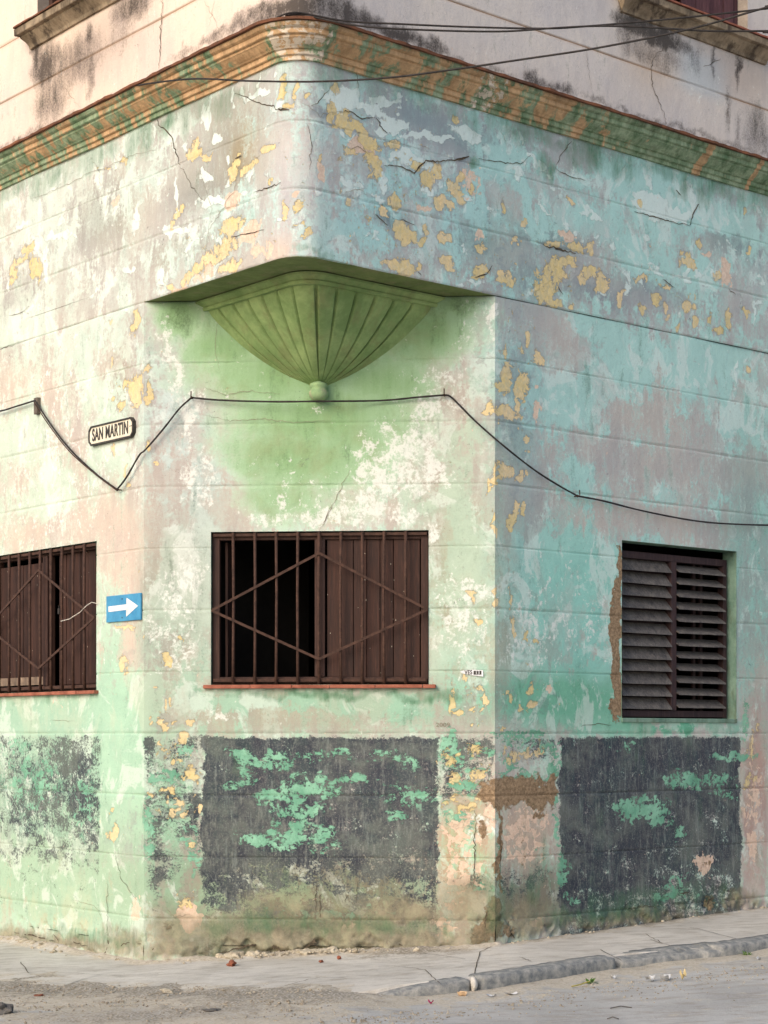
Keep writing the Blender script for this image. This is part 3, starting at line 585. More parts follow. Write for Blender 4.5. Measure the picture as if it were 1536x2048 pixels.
# green mildew running down from the cornice
for k in range(46):
    u = -30 + k * 36
    if 520 < u < 640: continue
    if u < 600: vb = 376 - u * .44
    else: vb = 118 + (u - 600) * .283
    E('mil', u + random.uniform(-10, 10), vb + random.uniform(14, 26), 30, random.uniform(12, 40), random.uniform(.4, .7) if u > 1000 or u < 350 else random.uniform(.3, .55), surf='U')
for (u, v, a, b, s) in [(1375, 370, 14, 34, .6), (1090, 330, 16, 26, .6), (1150, 320, 30, 20, .4), (950, 325, 14, 8, .7), (740, 165, 60, 14, .5), (1360, 390, 30, 10, .5), (1455, 360, 60, 30, .4), (1100, 340, 6, 20, .7),
                        (320, 240, 26, 20, .4), (580, 240, 14, 60, .3), (630, 500, 60, 8, .4)]:
    E('mil', u, v, a, b, s, surf='U')
for k in range(34):   # runs of pale paint under the cornice on the left
    u = 20 + k * 16; E('white', u, 392 - u * .44 + random.uniform(-4, 14), 3, random.uniform(12, 34), random.uniform(.4, .75), surf='U')
# corner shade just under the overhang, painted in dark through the soot layer
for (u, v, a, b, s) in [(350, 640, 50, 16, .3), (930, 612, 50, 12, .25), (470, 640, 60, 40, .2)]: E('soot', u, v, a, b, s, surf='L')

# upper storey: bare pinkish render, tan joints, soot under the sills and along the cornice
STOREY = []
def UE(lay, u, v, a, b, s, ang=0): E(lay, u, v, a * 1.1, b * 1.15, min(1.15, s * 1.45), ang, surf='U')
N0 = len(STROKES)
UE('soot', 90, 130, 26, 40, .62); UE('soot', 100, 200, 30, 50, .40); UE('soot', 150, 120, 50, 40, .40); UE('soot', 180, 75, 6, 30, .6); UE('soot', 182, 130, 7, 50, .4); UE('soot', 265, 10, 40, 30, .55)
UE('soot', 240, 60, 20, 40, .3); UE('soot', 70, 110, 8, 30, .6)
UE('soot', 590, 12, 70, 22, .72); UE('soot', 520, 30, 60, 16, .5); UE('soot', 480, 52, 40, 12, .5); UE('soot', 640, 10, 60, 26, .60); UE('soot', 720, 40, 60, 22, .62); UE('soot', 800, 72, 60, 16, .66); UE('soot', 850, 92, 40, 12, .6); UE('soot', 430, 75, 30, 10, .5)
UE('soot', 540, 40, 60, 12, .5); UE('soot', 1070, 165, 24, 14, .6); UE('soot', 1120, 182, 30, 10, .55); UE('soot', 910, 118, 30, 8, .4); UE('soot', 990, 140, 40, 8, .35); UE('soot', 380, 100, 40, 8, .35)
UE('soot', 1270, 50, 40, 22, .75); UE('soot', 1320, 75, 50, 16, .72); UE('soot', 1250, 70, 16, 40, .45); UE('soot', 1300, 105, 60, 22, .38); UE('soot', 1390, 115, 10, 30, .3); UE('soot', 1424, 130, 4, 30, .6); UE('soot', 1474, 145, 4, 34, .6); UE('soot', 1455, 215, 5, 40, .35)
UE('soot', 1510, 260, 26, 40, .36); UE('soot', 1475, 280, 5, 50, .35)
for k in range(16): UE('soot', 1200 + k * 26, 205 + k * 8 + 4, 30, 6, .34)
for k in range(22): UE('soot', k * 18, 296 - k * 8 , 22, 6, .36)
# ================================================================== the building
B0 = (float(pCL[0]), float(pCL[1]), 0.0)
building = thing('corner_building', B0, 'old corner building with peeling mint, aqua and yellow paint above a cut street corner', 'building')
def grid(a, b, fine0, fine1, step=.0135, coarse=.25):
    r = []
    if a < fine0: r += list(np.linspace(a, fine0, max(2, int((fine0 - a) / coarse) + 1)))
    r += list(np.arange(max(a, fine0), min(b, fine1), step))
    if b > fine1: r += list(np.linspace(fine1, b, max(2, int((b - fine1) / coarse) + 1)))
    return r + [a, b]
def rows_with(rows, grs):
    rows = [r for r in rows if all(abs(r - g) > .011 for g in grs)]
    for g in grs:
        if rows and min(rows) < g < max(rows): rows += [g - .0065, g, g + .0065]
    return rows
def clear(vals, edges, tol=.006):
    return [v for v in vals if all(abs(v - e) > tol for e in edges)] + list(edges)
# openings in metres: (s0, s1, z0, z1)
WINL = (-2.16, -0.607, H + .306, H + 1.344)
sa, za = at_low(422, 1368); sb, zb = at_low(857, 1062)
WINC = (sa, sb, H + .330, H + 1.352)
WINR = (WC + 1.23, WC + 2.49, H + .095, H + 1.366)
zr = rows_with(list(np.arange(-.22, ZS - .012, .0135)), GR) + [ZS - .0065, ZS]
def foot(s, z):                      # the worn foot of the wall: rough, a little undercut in places
    k = np.clip((.17 - (z - gz(low_xy(s)[..., 0], low_xy(s)[..., 1]))) / .12, 0, 1)
    hg = z - gz(low_xy(s)[..., 0], low_xy(s)[..., 1])
    nz = fbm(s, z, 22, 5, 3)
    under = np.clip(1.25 - np.abs(s - 0.95) / .55, 0, 1) * np.clip((.075 + .11 * fbm(s, s * 0 + 3.0, 5, 9, 4) - hg) / .02, 0, 1)
    chip = np.clip((fbm(s, z, 6, 31, 4) - .38 + .9 * np.clip(.16 - hg, 0, .16)) / .04, 0, 1) * np.clip((.22 - hg) / .05, 0, 1)
    return .016 * k * nz - .040 * under + .008 * k - .016 * chip
def wall_part(c0, c1, hole):
    cols = grid(c0, c1, max(c0, -2.4), min(c1, WC + 3.15))
    rows = clear(zr, [hole[2], hole[3]]); cols = clear(cols, [hole[0], hole[1]])
    return sheet('wall', 'L', cols, rows, low_xy, low_n, building, [hole], foot)
wall_part(-9.0, -1e-5, WINL)
wall_part(0.0, WC, WINC)
wall_part(WC + 1e-5, WC + 10.0, WINR)
# band above the overhang
UE1 = LA * 2 + ARC
cols = grid(-9.0, UE1 + 10.0 , -2.4, UE1 + 3.15)
sheet('wall', 'U', cols, [ZS, ZS + .0065] + rows_with(list(np.arange(ZS + .015, ZC0 + .05, .0135)), GR), up_xy, up_n, building)
# upper storey with two window openings
def upos(t): return -t                                    # left wall, t metres from the street-level corner
UWL = (-1.42, -0.02, H + 5.18, H + 7.2)
UWR = (UE1 + 1.42, UE1 + 2.62, H + 5.24, H + 7.2)
def storey_tone(s, z, m, base, coat):
    b = np.ones(base.shape) * np.array(lin((232, 214, 199)))
    k = np.clip((s - LA) / ARC, 0, 1)[..., None]
    b = b * (1 - k) + k * np.array(lin((214, 207, 201)))  # right of the corner the shaded side's darker tone is put into the colour
    for g in UGR:
        q = (np.clip(1 - np.abs(z - g) / .010, 0, 1))[..., None]
        b = b * (1 - q) + q * np.array(lin((150, 118, 88)))
    x, zz = at_up(1405, 150)
    q = np.exp(-((s - x) / .28) ** 4 - ((z - zz) / .16) ** 4)[..., None] * .8
    b = b * (1 - q) + q * np.array(lin((190, 204, 212)))
    for q2, (u, v, a, c2) in enumerate([(1480, 150, .5, .25), (1300, 130, .3, .2), (180, 100, .7, .3)]):
        x, zz = at_up(u, v); q = np.exp(-((s - x) / a) ** 2 - ((z - zz) / c2) ** 2)[..., None] * .4
        b = b * (1 - q) + q * np.array(lin((176, 150, 126)))
    for kk in m:
        if kk != 'soot': m[kk][:] = 0
    return b, b * .97
zt = H + 8.6
cols = clear(grid(-9.0, UE1 + 10.0, -2.4, UE1 + 3.15, .02), [UWL[0], UWL[1], UWR[0], UWR[1]])
rws = clear(rows_with(list(np.arange(ZC0, H + 5.9, .02)) + list(np.arange(H + 5.9, zt, .25)) + [zt], UGR), [UWL[2], UWR[2], UWL[3]])
# the storey keeps only its own soot; strokes for the painted band are dropped by height
_all = STROKES; STROKES = _all[N0:]
stw = sheet('storey', 'U', cols, rws, up_xy, up_n, building, [UWL, UWR], None, storey_tone)
STROKES = _all
stw['label'] = 'bare pinkish rendered wall of the upper storey'

# closed back of the building, floors and ceiling, so that no light leaks through
Lf = low_xy(-9.0); Rf = low_xy(WC + 10.0); far = Lf + (Rf - pCR) 
def shell():
    v, f = [], []
    def quad(a, b, z0, z1):
        i = len(v); v.extend([(a[0], a[1], z0), (b[0], b[1], z0), (b[0], b[1], z1), (a[0], a[1], z1)]); f.append((i, i + 1, i + 2, i + 3))
    quad(Lf, far, -.3, zt); quad(far, Rf, -.3, zt)
    i = len(v); v.extend([(p[0], p[1], zt) for p in (Lf, up_xy(LA), cA, up_xy(LA + ARC), Rf, far)]); f.append(tuple(range(i, i + 6)))
    i = len(v); v.extend([(p[0], p[1], .12) for p in (Lf, pCL, pCR, Rf, far)]); f.append(tuple(range(i, i + 5)))
    i = len(v); v.extend([(p[0], p[1], ZS + .16) for p in (Lf, pCL, pCR, Rf, far)]); f.append(tuple(range(i, i + 5)))
    return v, f
v, f = shell(); pyd('interior', v, f, M_DARK, building)
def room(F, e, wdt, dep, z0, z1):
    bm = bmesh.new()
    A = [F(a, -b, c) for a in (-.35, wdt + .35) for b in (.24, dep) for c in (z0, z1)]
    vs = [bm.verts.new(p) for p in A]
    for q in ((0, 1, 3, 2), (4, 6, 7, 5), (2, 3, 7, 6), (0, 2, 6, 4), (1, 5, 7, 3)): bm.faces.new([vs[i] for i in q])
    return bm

# materials for plain painted masonry
def masonry(name, c1, c2, c3, sc=5, f3=.5, bd=.004):
    n = NT(name); x = n.noise(sc, 9, .68, .3); y = n.noise(sc * 8, 6, .7); z_ = n.noise(sc * 1.7, 8, .7, .2, n.vm((1, 1, .3), (4, 1, 0)))
    c = n.mix(n.ramp(x, .38, .62), lin(c1), lin(c2)); c = n.mix(n.m_('MULTIPLY', n.ramp(z_, .50, .62), f3), c, lin(c3))
    c = n.mix(n.ramp(y, .35, .65), n.mix(1.0, c, (.86, .86, .85), 'MULTIPLY'), c)
    n.bump(n.m_('ADD', x, n.m_('MULTIPLY', y, .5)), .5, bd)
    return n.out(c, .9)
M_SOFF = masonry('green_underside', (98, 114, 70), (120, 134, 86), (144, 134, 106), 4, .4)
M_SHELL = masonry('green_shell_paint', (120, 146, 92), (154, 176, 118), (132, 128, 90), 3.4, .4)
M_KNOB = masonry('knob_paint', (128, 158, 116), (150, 176, 128), (176, 148, 140), 14, .6)
M_REV = masonry('reveal_paint', (92, 122, 108), (124, 150, 134), (84, 92, 70), 6, .6)
M_SILLG = masonry('grey_sill_render', (116, 102, 84), (168, 150, 126), (66, 56, 48), 5, .85)

# the overhang's underside
NA = 14
arc = [up_xy(LA + ARC * k / NA, .012) for k in range(NA + 1)]
outl = [pCL + .0 * nL] + [up_xy(LA * k / 12, -.006) for k in range(1, 12)] + [up_xy(LA + ARC * k / NA, -.006) for k in range(NA + 1)] + [up_xy(LA + ARC + LA * k / 12, -.006) for k in range(1, 12)] + [pCR]
bm = bmesh.new()
zb_ = [ZS + .001 + random.uniform(-.002, .002) for _ in outl]
b_ = [bm.verts.new((p[0], p[1], z)) for p, z in zip(outl, zb_)]; t_ = [bm.verts.new((p[0], p[1], ZS + .03)) for p in outl]
bm.faces.new(b_[::-1])
for i in range(len(outl) - 1): bm.faces.new((b_[i], b_[i + 1], t_[i + 1], t_[i]))
bmesh.ops.triangulate(bm, faces=[f for f in bm.faces if len(f.verts) > 4])
bm_obj('soffit', bm, M_SOFF, building)

# ---- fluted shell bracket under the overhang
sc_, _ = at_low(639, 700); C0 = low_xy(sc_)
def corner_curve(q, wd, fil=.24, bulge=.05):
    """q in 0..1 runs along a right-angled section of half-width wd (on the wall) with a rounded nose; returns along, out"""
    L = math.sqrt(2) * wd; r = fil * wd; tot = 2 * (L - r) + r * math.pi / 2
    d = q * tot
    if d < L - r: a = -wd + d / math.sqrt(2); b = d / math.sqrt(2); nx, ny = -.7071, .7071; k = d / (L - r) if L > r else 0
    elif d > tot - (L - r):
        d2 = tot - d; a = wd - d2 / math.sqrt(2); b = d2 / math.sqrt(2); nx, ny = .7071, .7071; k = d2 / (L - r)
    else:
        th = (d - (L - r)) / r; cy = wd - r * math.sqrt(2); an = math.radians(135) - th
        nx, ny = math.cos(an), math.sin(an); a = nx * r; b = cy + ny * r; k = 1
    bl = bulge * wd * math.sin(math.pi * min(1, k * .5 + .0)) * (1 if k < 1 else 1)
    return a + nx * bl * .0, b + ny * bl * .0, nx, ny
prof = [(2.838, .735), (2.80, .715), (2.745, .668), (2.70, .622), (2.65, .572), (2.60, .518), (2.55, .458), (2.50, .390), (2.45, .315), (2.41, .250), (2.375, .182), (2.345, .110), (2.325, .066), (2.315, .048)]
zs_p = np.linspace(2.832, 2.315, 46); ws_p = 1.02 * np.interp(zs_p, [p[0] for p in prof][::-1], [p[1] for p in prof][::-1])
FC = Fr(C0, eC, nC, H)
G13 = [.055, .135, .213, .290, .367, .445, .528, .606, .685, .763, .842, .92]
qs = sorted(set([0, 1] + [g + d for g in G13 for d in (-.012, -.008, -.004, 0, .004, .008, .012)] + [i / 80 for i in range(81)]))
V, Fc = [], []
for z, wd in zip(zs_p, ws_p):
    top = max(0, 1 - (2.838 - z) / .03)
    for q in qs:
        a, b, nx, ny = corner_curve(q, wd)
        g = max([0] + [1 - abs(q - gg) / .0075 for gg in G13])
        gd = 0.0
        near = min(abs(q - gg) for gg in G13)
        dp = .042 * g ** .6 * (1 - top)
        dp *= min(1, wd / .25)
        V.append(FC(a - nx * dp, b - ny * dp, z))
nq = len(qs)
for i in range(len(zs_p) - 1):
    for j in range(nq - 1): Fc.append((i * nq + j, (i + 1) * nq + j, (i + 1) * nq + j + 1, i * nq + j + 1))
bracket = pyd('bracket', V, Fc, M_SHELL, building, origin=FC(0, 0, 2.3), smooth=True)
# slab and mouldings on top of the shell
V, Fc = [], []
mp = [(2.832, .740), (2.830, .782), (2.850, .790), (2.853, .780), (2.860, .790), (2.876, .822), (2.880, .834), (2.894, .838)]
qs2 = [i / 40 for i in range(41)]
for z, wd in mp:
    for q in qs2:
        a, b, nx, ny = corner_curve(q, wd, .22); V.append(FC(a, b, z))
for i in range(len(mp) - 1):
    for j in range(40): Fc.append((i * 41 + j, i * 41 + j + 1, (i + 1) * 41 + j + 1, (i + 1) * 41 + j))
pyd('slab', V, Fc, M_SHELL, bracket, smooth=False)
bm = bmesh.new()
rp = [(.030, 2.335), (.055, 2.322), (.062, 2.306), (.052, 2.296), (.056, 2.28), (.066, 2.262), (.063, 2.238), (.046, 2.218), (.022, 2.208), (.004, 2.205)]
rings = []
for r, z in rp:
    rings.append([bm.verts.new(FC(r * math.cos(k * math.pi / 8), .055 + r * math.sin(k * math.pi / 8) + random.uniform(-.002, .002), z)) for k in range(16)])
for A, Bb in zip(rings, rings[1:]):
    for k in range(16): bm.faces.new((A[k], A[(k + 1) % 16], Bb[(k + 1) % 16], Bb[k]))
bm.faces.new(rings[-1][::-1])
bm_obj('knob', bm, M_KNOB, bracket, smooth=True)

# ---- cornice
def cornice_mat():
    n = NT('cornice_paint'); z_ = n.vm((1, 1, .35)); x = n.noise(6.5, 7, .66, .6, z_); y = n.noise(34, 6, .7); s = n.noise(9, 8, .7, .3, n.vm((1, 1, .3), (3, 3, 3)))
    _, og, soot, wht, _a = n.attr('cm')
    f = n.thr(og, n.m_('ADD', n.m_('MULTIPLY', x, .6), n.m_('MULTIPLY', s, .4)), 3.0, .14)
    org = n.mix(n.ramp(s, .4, .62), lin((172, 138, 102)), lin((208, 172, 132)))
    grn = n.mix(n.ramp(n.noise(11, 7, .7, 0, z_), .38, .6), lin((96, 122, 90)), lin((156, 172, 142)))
    c = n.mix(f, grn, org)
    c = n.mix(n.thr(wht, n.noise(15, 7, .65), 2.0, .08), c, lin((214, 200, 182)))
    c = n.mix(n.m_('MULTIPLY', n.thr(soot, n.noise(16, 6, .7, 0, z_), 1.5, .7), .7), c, lin((70, 56, 44)))
    c = n.mix(n.ramp(y, .33, .64), n.mix(1.0, c, (.78, .78, .76), 'MULTIPLY'), c)
    n.bump(n.m_('ADD', n.m_('MULTIPLY', s, 1.5), y), .6, .004)
    return n.out(c, .88)
M_CORN = cornice_mat()
dz = ZC1 - ZC0
cp = [(.0, -.012), (.018, -.010), (.020, .014), (.030, .016), (.036, .020), (.038, .046), (.052, .050), (.058, .056), (.070, .064), (.088, .080), (.100, .092), (.106, .096), (.108, .108),
      (.124, .112), (.128, .116), (.130, .140), (.140, .144), (.150, .150), (.156, .160), (.158, .172)]
cs = grid(-9.0, UE1 + 10, -2.4, UE1 + 3.1, .03)
cs = np.array(sorted(set(np.round(list(cs) + list(np.linspace(LA, LA + ARC, 25)), 4))))
V = []; cm = []
def og_val(s):
    pts = [(-2.4, .36), (-1.6, .40), (-1.0, .50), (-.3, .50), (.3, .52), (LA - .1, .64), (LA + ARC + .1, .60), (LA + ARC + .6, .46), (LA + ARC + 1.3, .48), (UE1 + .4, .52), (UE1 + .9, .40), (UE1 + 1.25, .26), (UE1 + 2.0, .16), (UE1 + 3, .12)]
    return np.interp(s, [p[0] for p in pts], [p[1] for p in pts])
sb1 = at_up(1388, 330)[0]; sb2 = at_up(1490, 350)[0]
for off, dzz in cp:
    p = up_xy(cs, off + 0.0); nn = up_n(cs)
    for i, s in enumerate(cs):
        wv = .0025 * math.sin(s * 5 + off * 30) + .0015 * math.sin(s * 13)
        V.append((p[i, 0] + nn[i, 0] * wv, p[i, 1] + nn[i, 1] * wv, ZC0 + dzz * dz / .172 + .002 * math.sin(s * 3.3)))
        o = og_val(s) + (.5 if abs(s - sb1) < .035 or abs(s - sb2) < .035 else 0)
        cm.append((o, .18 + .5 * max(0, (dzz - .13) / .04) * .6, (.5 if LA + .05 < s < LA + ARC else 0) + (.42 if abs(s - at_up(960, 170)[0]) < .12 else 0), 1))
nc = len(cs); Fc = [(i * nc + j, i * nc + j + 1, (i + 1) * nc + j + 1, (i + 1) * nc + j) for i in range(len(cp) - 1) for j in range(nc - 1)]
corn = pyd('cornice', V, Fc, M_CORN, building)
a = corn.data.attributes.new('cm', 'FLOAT_COLOR', 'POINT'); a.data.foreach_set('color', np.array(cm, np.float32).reshape(-1))
# broken rusty tile edge lying on the cornice
V, Fc = [], []
cs2 = [c for c in np.arange(-3.0, UE1 + 3.6, .045)]
nn2 = 0
for s in cs2:
    p0 = up_xy(s, .175 + .006 * mnoise.noise(Vector((s * 6, 0, 0))) * 2 + random.uniform(-.003, .004)); p1 = up_xy(s, -.01)
    zt_ = ZC1 + .020 + .004 * mnoise.noise(Vector((s * 9, 3, 0))); zb2 = ZC1 + .0015
    V += [(p0[0], p0[1], zb2), (p0[0], p0[1], zt_ - random.uniform(0, .004)), (p1[0], p1[1], zt_ + .035), (p1[0], p1[1], zb2)]
for i in range(len(cs2) - 1):
    for k in range(4):
        Fc.append((i * 4 + k, i * 4 + (k + 1) % 4, (i + 1) * 4 + (k + 1) % 4, (i + 1) * 4 + k))
pyd('tile_edge', V, Fc, M_TILE, corn)

# ---- window reveals and sills of render
def reveal(F, wd, ht, dep, mat, parent, name='reveal'):
    bm = bmesh.new(); N = 26
    def strip(P0, P1):
        prev = None
        for i in range(N + 1):
            t = i / N; a, c = P0[0] + (P1[0] - P0[0]) * t, P0[1] + (P1[1] - P0[1]) * t
            r = [bm.verts.new(F(a, .002, c)), bm.verts.new(F(a + random.uniform(-.002, .002), -dep * .5, c + random.uniform(-.002, .002))), bm.verts.new(F(a, -dep, c))]
            if prev:
                for k in range(2): bm.faces.new((prev[k], prev[k + 1], r[k + 1], r[k]))
            prev = r
    strip((0, 0), (0, ht)); strip((0, ht), (wd, ht)); strip((wd, ht), (wd, 0)); strip((wd, 0), (0, 0))
    return bm_obj(name, bm, mat, parent)

def diamond_grille(F, wd, ht, parent, nb=9, flip=False):
    """nine round bars and a lozenge of flat bar"""
    bm = bmesh.new()
    box(bm, F, .012, wd - .012, -.028, -.010, .018, .040, .002); box(bm, F, .012, wd - .012, -.028, -.010, ht - .030, ht - .010, .002)
    sp = (wd - .0) / (nb + 1.05); cx = wd / 2
    mid = [(.006, ht * .485), (cx, ht * .855), (wd - .006, ht * .485), (cx, ht * .165)]
    for k in range(4):
        (a0, c0), (a1, c1) = mid[k], mid[(k + 1) % 4]
        d = Vector((a1 - a0, c1 - c0)).normalized(); nx, nz = -d.y * .0085, d.x * .0085
        q = [(a0 + nx, c0 + nz), (a0 - nx, c0 - nz), (a1 - nx, c1 - nz), (a1 + nx, c1 + nz)]
        vs = [bm.verts.new(F(a, b, c)) for b in (.010 + .001 * (k % 2), .018 + .001 * (k % 2)) for a, c in q]
        for fq in ((0, 1, 2, 3), (7, 6, 5, 4), (0, 4, 5, 1), (1, 5, 6, 2), (2, 6, 7, 3), (3, 7, 4, 0)): bm.faces.new([vs[i] for i in fq])
    g = bm_obj('grille', bm, M_RUST, parent, origin=F(0, 0, 0))
    for k in range(nb):
        bm = bmesh.new(); a = cx + (k - (nb - 1) / 2) * sp + random.uniform(-.003, .003)
        l = random.uniform(-.004, .004)
        tube(bm, [F(a, 0, .004), F(a + l * .5, 0, ht * .3), F(a + l, .001, ht * .6), F(a, 0, ht - .006)], [.0105, .0098, .0098, .0105], 10, rj=.04)
        bm_obj('bar', bm, M_RUST, g, smooth=True)
    return g
def wframe(F, wd, ht, dep0, dep1, t, mat, parent, name='window', mull=.034, tb=None):
    bm = bmesh.new(); tb = tb or t
    box(bm, F, .004, t, -dep1, -dep0, .006, ht - .006, .003); box(bm, F, wd - t, wd - .004, -dep1, -dep0, .006, ht - .006, .003)
    box(bm, F, t + .0005, wd - t - .0005, -dep1 + .002, -dep0 - .002, .008, tb, .003); box(bm, F, t + .0005, wd - t - .0005, -dep1 + .002, -dep0 - .002, ht - tb, ht - .006, .003)
    if mull: box(bm, F, wd / 2 - mull, wd / 2 + mull, -dep1 + .004, -dep0 + .006, tb + .0005, ht - tb - .0005, .004)
    return bm_obj(name, bm, mat, parent, origin=F(0, 0, 0))
def boards(F, a0, a1, z0, z1, b, n, mat, parent, label=None, gapz=0):
    bm = bmesh.new(); w = (a1 - a0) / n
    for k in range(n):
        bb = b + random.uniform(-.003, .003)
        box(bm, F, a0 + k * w + .002, a0 + (k + 1) * w - .002, bb - .018, bb, z0, z1, .004)
    box(bm, F, a0 + .01, a1 - .01, b - .04, b - .022, z0 + .08, z0 + .15); box(bm, F, a0 + .01, a1 - .01, b - .04, b - .022, z1 - .15, z1 - .08)
    o = bm_obj('shutter', bm, mat, parent)
    if label: o['label'] = label
    return o
def tiles_sill(F, wd, parent, over=.05, zt=0.0):
    bm = bmesh.new(); a = -over; 
    while a < wd + over - .05:
        l = min(random.uniform(.24, .34), wd + over - a)
        box(bm, F, a + .001, a + l - .001, -.02, .040 + random.uniform(-.004, .004), -.026 + zt, -.002 + zt, .004, .0015); a += l
    return bm_obj('sill', bm, M_SILL, parent)

# cut corner window: left shutter folded in, right shutter closed
FW = Fr(low_xy(WINC[0]), eC, nC, WINC[2]); wd, ht = WINC[1] - WINC[0], WINC[3] - WINC[2]
reveal(FW, wd, ht, .14, M_REV, building)
wc = wframe(FW, wd, ht, .035, .10, .052, M_FRAME, building)
wc['label'] = 'barred window with one shutter open on a dark room'
boards(FW, wd / 2 + .045, wd - .058, .052, ht - .05, -.055, 7, M_WOOD, wc, 'closed shutter of brown planks with pale paint specks')
bm = bmesh.new()
for k in range(4): box(bm, Fr(FW.p + .075 * eC, eC, nC, FW.z), random.uniform(0, .003), .02, -.11 - .085 * (k + 1), -.11 - .085 * k - .003, .055, ht - .06, .003)
sh = bm_obj('shutter', bm, M_WOODP, wc); sh['label'] = 'shutter swung open into the dark room'
diamond_grille(FW, wd, ht, wc); tiles_sill(FW, wd, wc, .05)
bm_obj('interior', room(FW, eC, wd, 2.5, -.9, 1.5), M_DARK, building)

# left street window
FL = Fr(low_xy(WINL[0]), eL, nL, WINL[2]); wd, ht = WINL[1] - WINL[0], WINL[3] - WINL[2]
reveal(FL, wd, ht, .20, M_REV, building)
wl = wframe(FL, wd, ht, .045, .11, .045, M_FRAME, building)
wl['label'] = 'barred window with both shutters nearly shut'
boards(FL, .05, wd / 2 - .035, .10, ht - .085, -.075, 6, M_WOOD, wl)
boards(FL, wd / 2 + .125, wd - .05, .05, ht - .045, -.085, 6, M_WOOD, wl, 'shutter standing a hand wide ajar')
bm = bmesh.new(); box(bm, FL, .02, wd / 2 - .05, -.072, -.058, .055, .115, .003); bm_obj('board', bm, simple('pale_board', (112, 96, 84), (150, 130, 112), 10), wl)
bm = bmesh.new(); tube(bm, [FL(wd / 2 + .17, -.06, .62), FL(wd / 2 + .175, -.055, .60), FL(wd / 2 + .18, -.052, .56)], .012, 8); bm_obj('latch', bm, M_CABLE, wl)
diamond_grille(FL, wd, ht, wl); tiles_sill(FL, wd, wl, .03)
bm_obj('interior', room(FL, eL, wd, 1.6, -.9, 1.5), M_DARK, building)
bm = bmesh.new(); q = [(wd + .03, .012, .60), (wd - .03, .02, .612), (wd - .10, .02, .592), (wd - .2, .014, .55), (wd - .33, .02, .51), (wd - .46, .015, .50)]
tube(bm, [FL(*p) for p in q], .0028, 6)
tag(bm_obj('wire', bm, simple('pale_wire', (190, 184, 172), (214, 208, 198), 20), None, origin=FL(*q[0])), 'thin pale wire looping from the wall onto the bars of the left window', 'wire')

# louvred window in the right wall
FRR = Fr(low_xy(WINR[0]), eR, nR, WINR[2]); wd, ht = WINR[1] - WINR[0], WINR[3] - WINR[2]
reveal(FRR, wd, ht, .13, M_REV, building)
FI = Fr(FRR.p + .02 * eR, eR, nR, FRR.z + .02)
wi, hi = wd - .04, ht - .075
wr = wframe(FI, wi, hi, .07, .125, .045, M_DARKW, building, mull=.03, tb=.055)
wr['label'] = 'dark wooden window with two leaves of weathered louvres'
def louvres(a0, a1, tilt, lab):
    bm = bmesh.new(); n = 12; z0, z1 = .060, hi - .058; sp = (z1 - z0) / n
    for k in range(n):
        zc_ = z0 + sp * (k + .5); ti = tilt + random.uniform(-.07, .07); L = .105
        da, dc = L / 2 * math.cos(ti), L / 2 * math.sin(ti)
        cb = -.085
        pts = [(cb + da, zc_ - dc), (cb + da - .004, zc_ - dc + .010), (cb - da, zc_ + dc + .006), (cb - da, zc_ + dc - .004)]
        N = 8; prev = None; sg = random.uniform(-.003, .003)
        for i in range(N + 1):
            a = a0 + (a1 - a0) * i / N
            r = [bm.verts.new(FI(a, b + (random.uniform(-.0015, .0015) if j < 2 else 0), c + sg * i / N + (random.uniform(-.0012, .0012) if j < 2 else 0))) for j, (b, c) in enumerate(pts)]
            if prev:
                for j in range(4): bm.faces.new((prev[j], prev[(j + 1) % 4], r[(j + 1) % 4], r[j]))
            else: bm.faces.new(r[::-1])
            prev = r
        bm.faces.new(prev)
    o = bm_obj('louvres', bm, M_SLAT, wr); o['label'] = lab
louvres(.047, wi / 2 - .032, R(50), 'louvre slats tilted nearly shut'); louvres(wi / 2 + .032, wi - .047, R(31), 'louvre slats tilted half open')
bm = bmesh.new(); box(bm, FI, wi / 2 + .30, wi / 2 + .33, -.16, -.14, .05, hi - .05); box(bm, FI, wi / 2 + .38, wi / 2 + .41, -.16, -.14, .05, hi - .05)
box(bm, FI, .04, wi / 2 - .02, -.16, -.145, .05, hi - .05); bm_obj('inner_frame', bm, M_DARKW, wr)
bm_obj('interior', room(FRR, eR, wd, .9, -.2, 1.5), M_DARK, building)
# render sill in front of the louvres and rough mortar down its left jamb
bm = bmesh.new(); box(bm, FRR, 0.0, wd - .0, -.12, .012, -.012, .018, .005, .001); bm_obj('sill', bm, M_REV, wr)

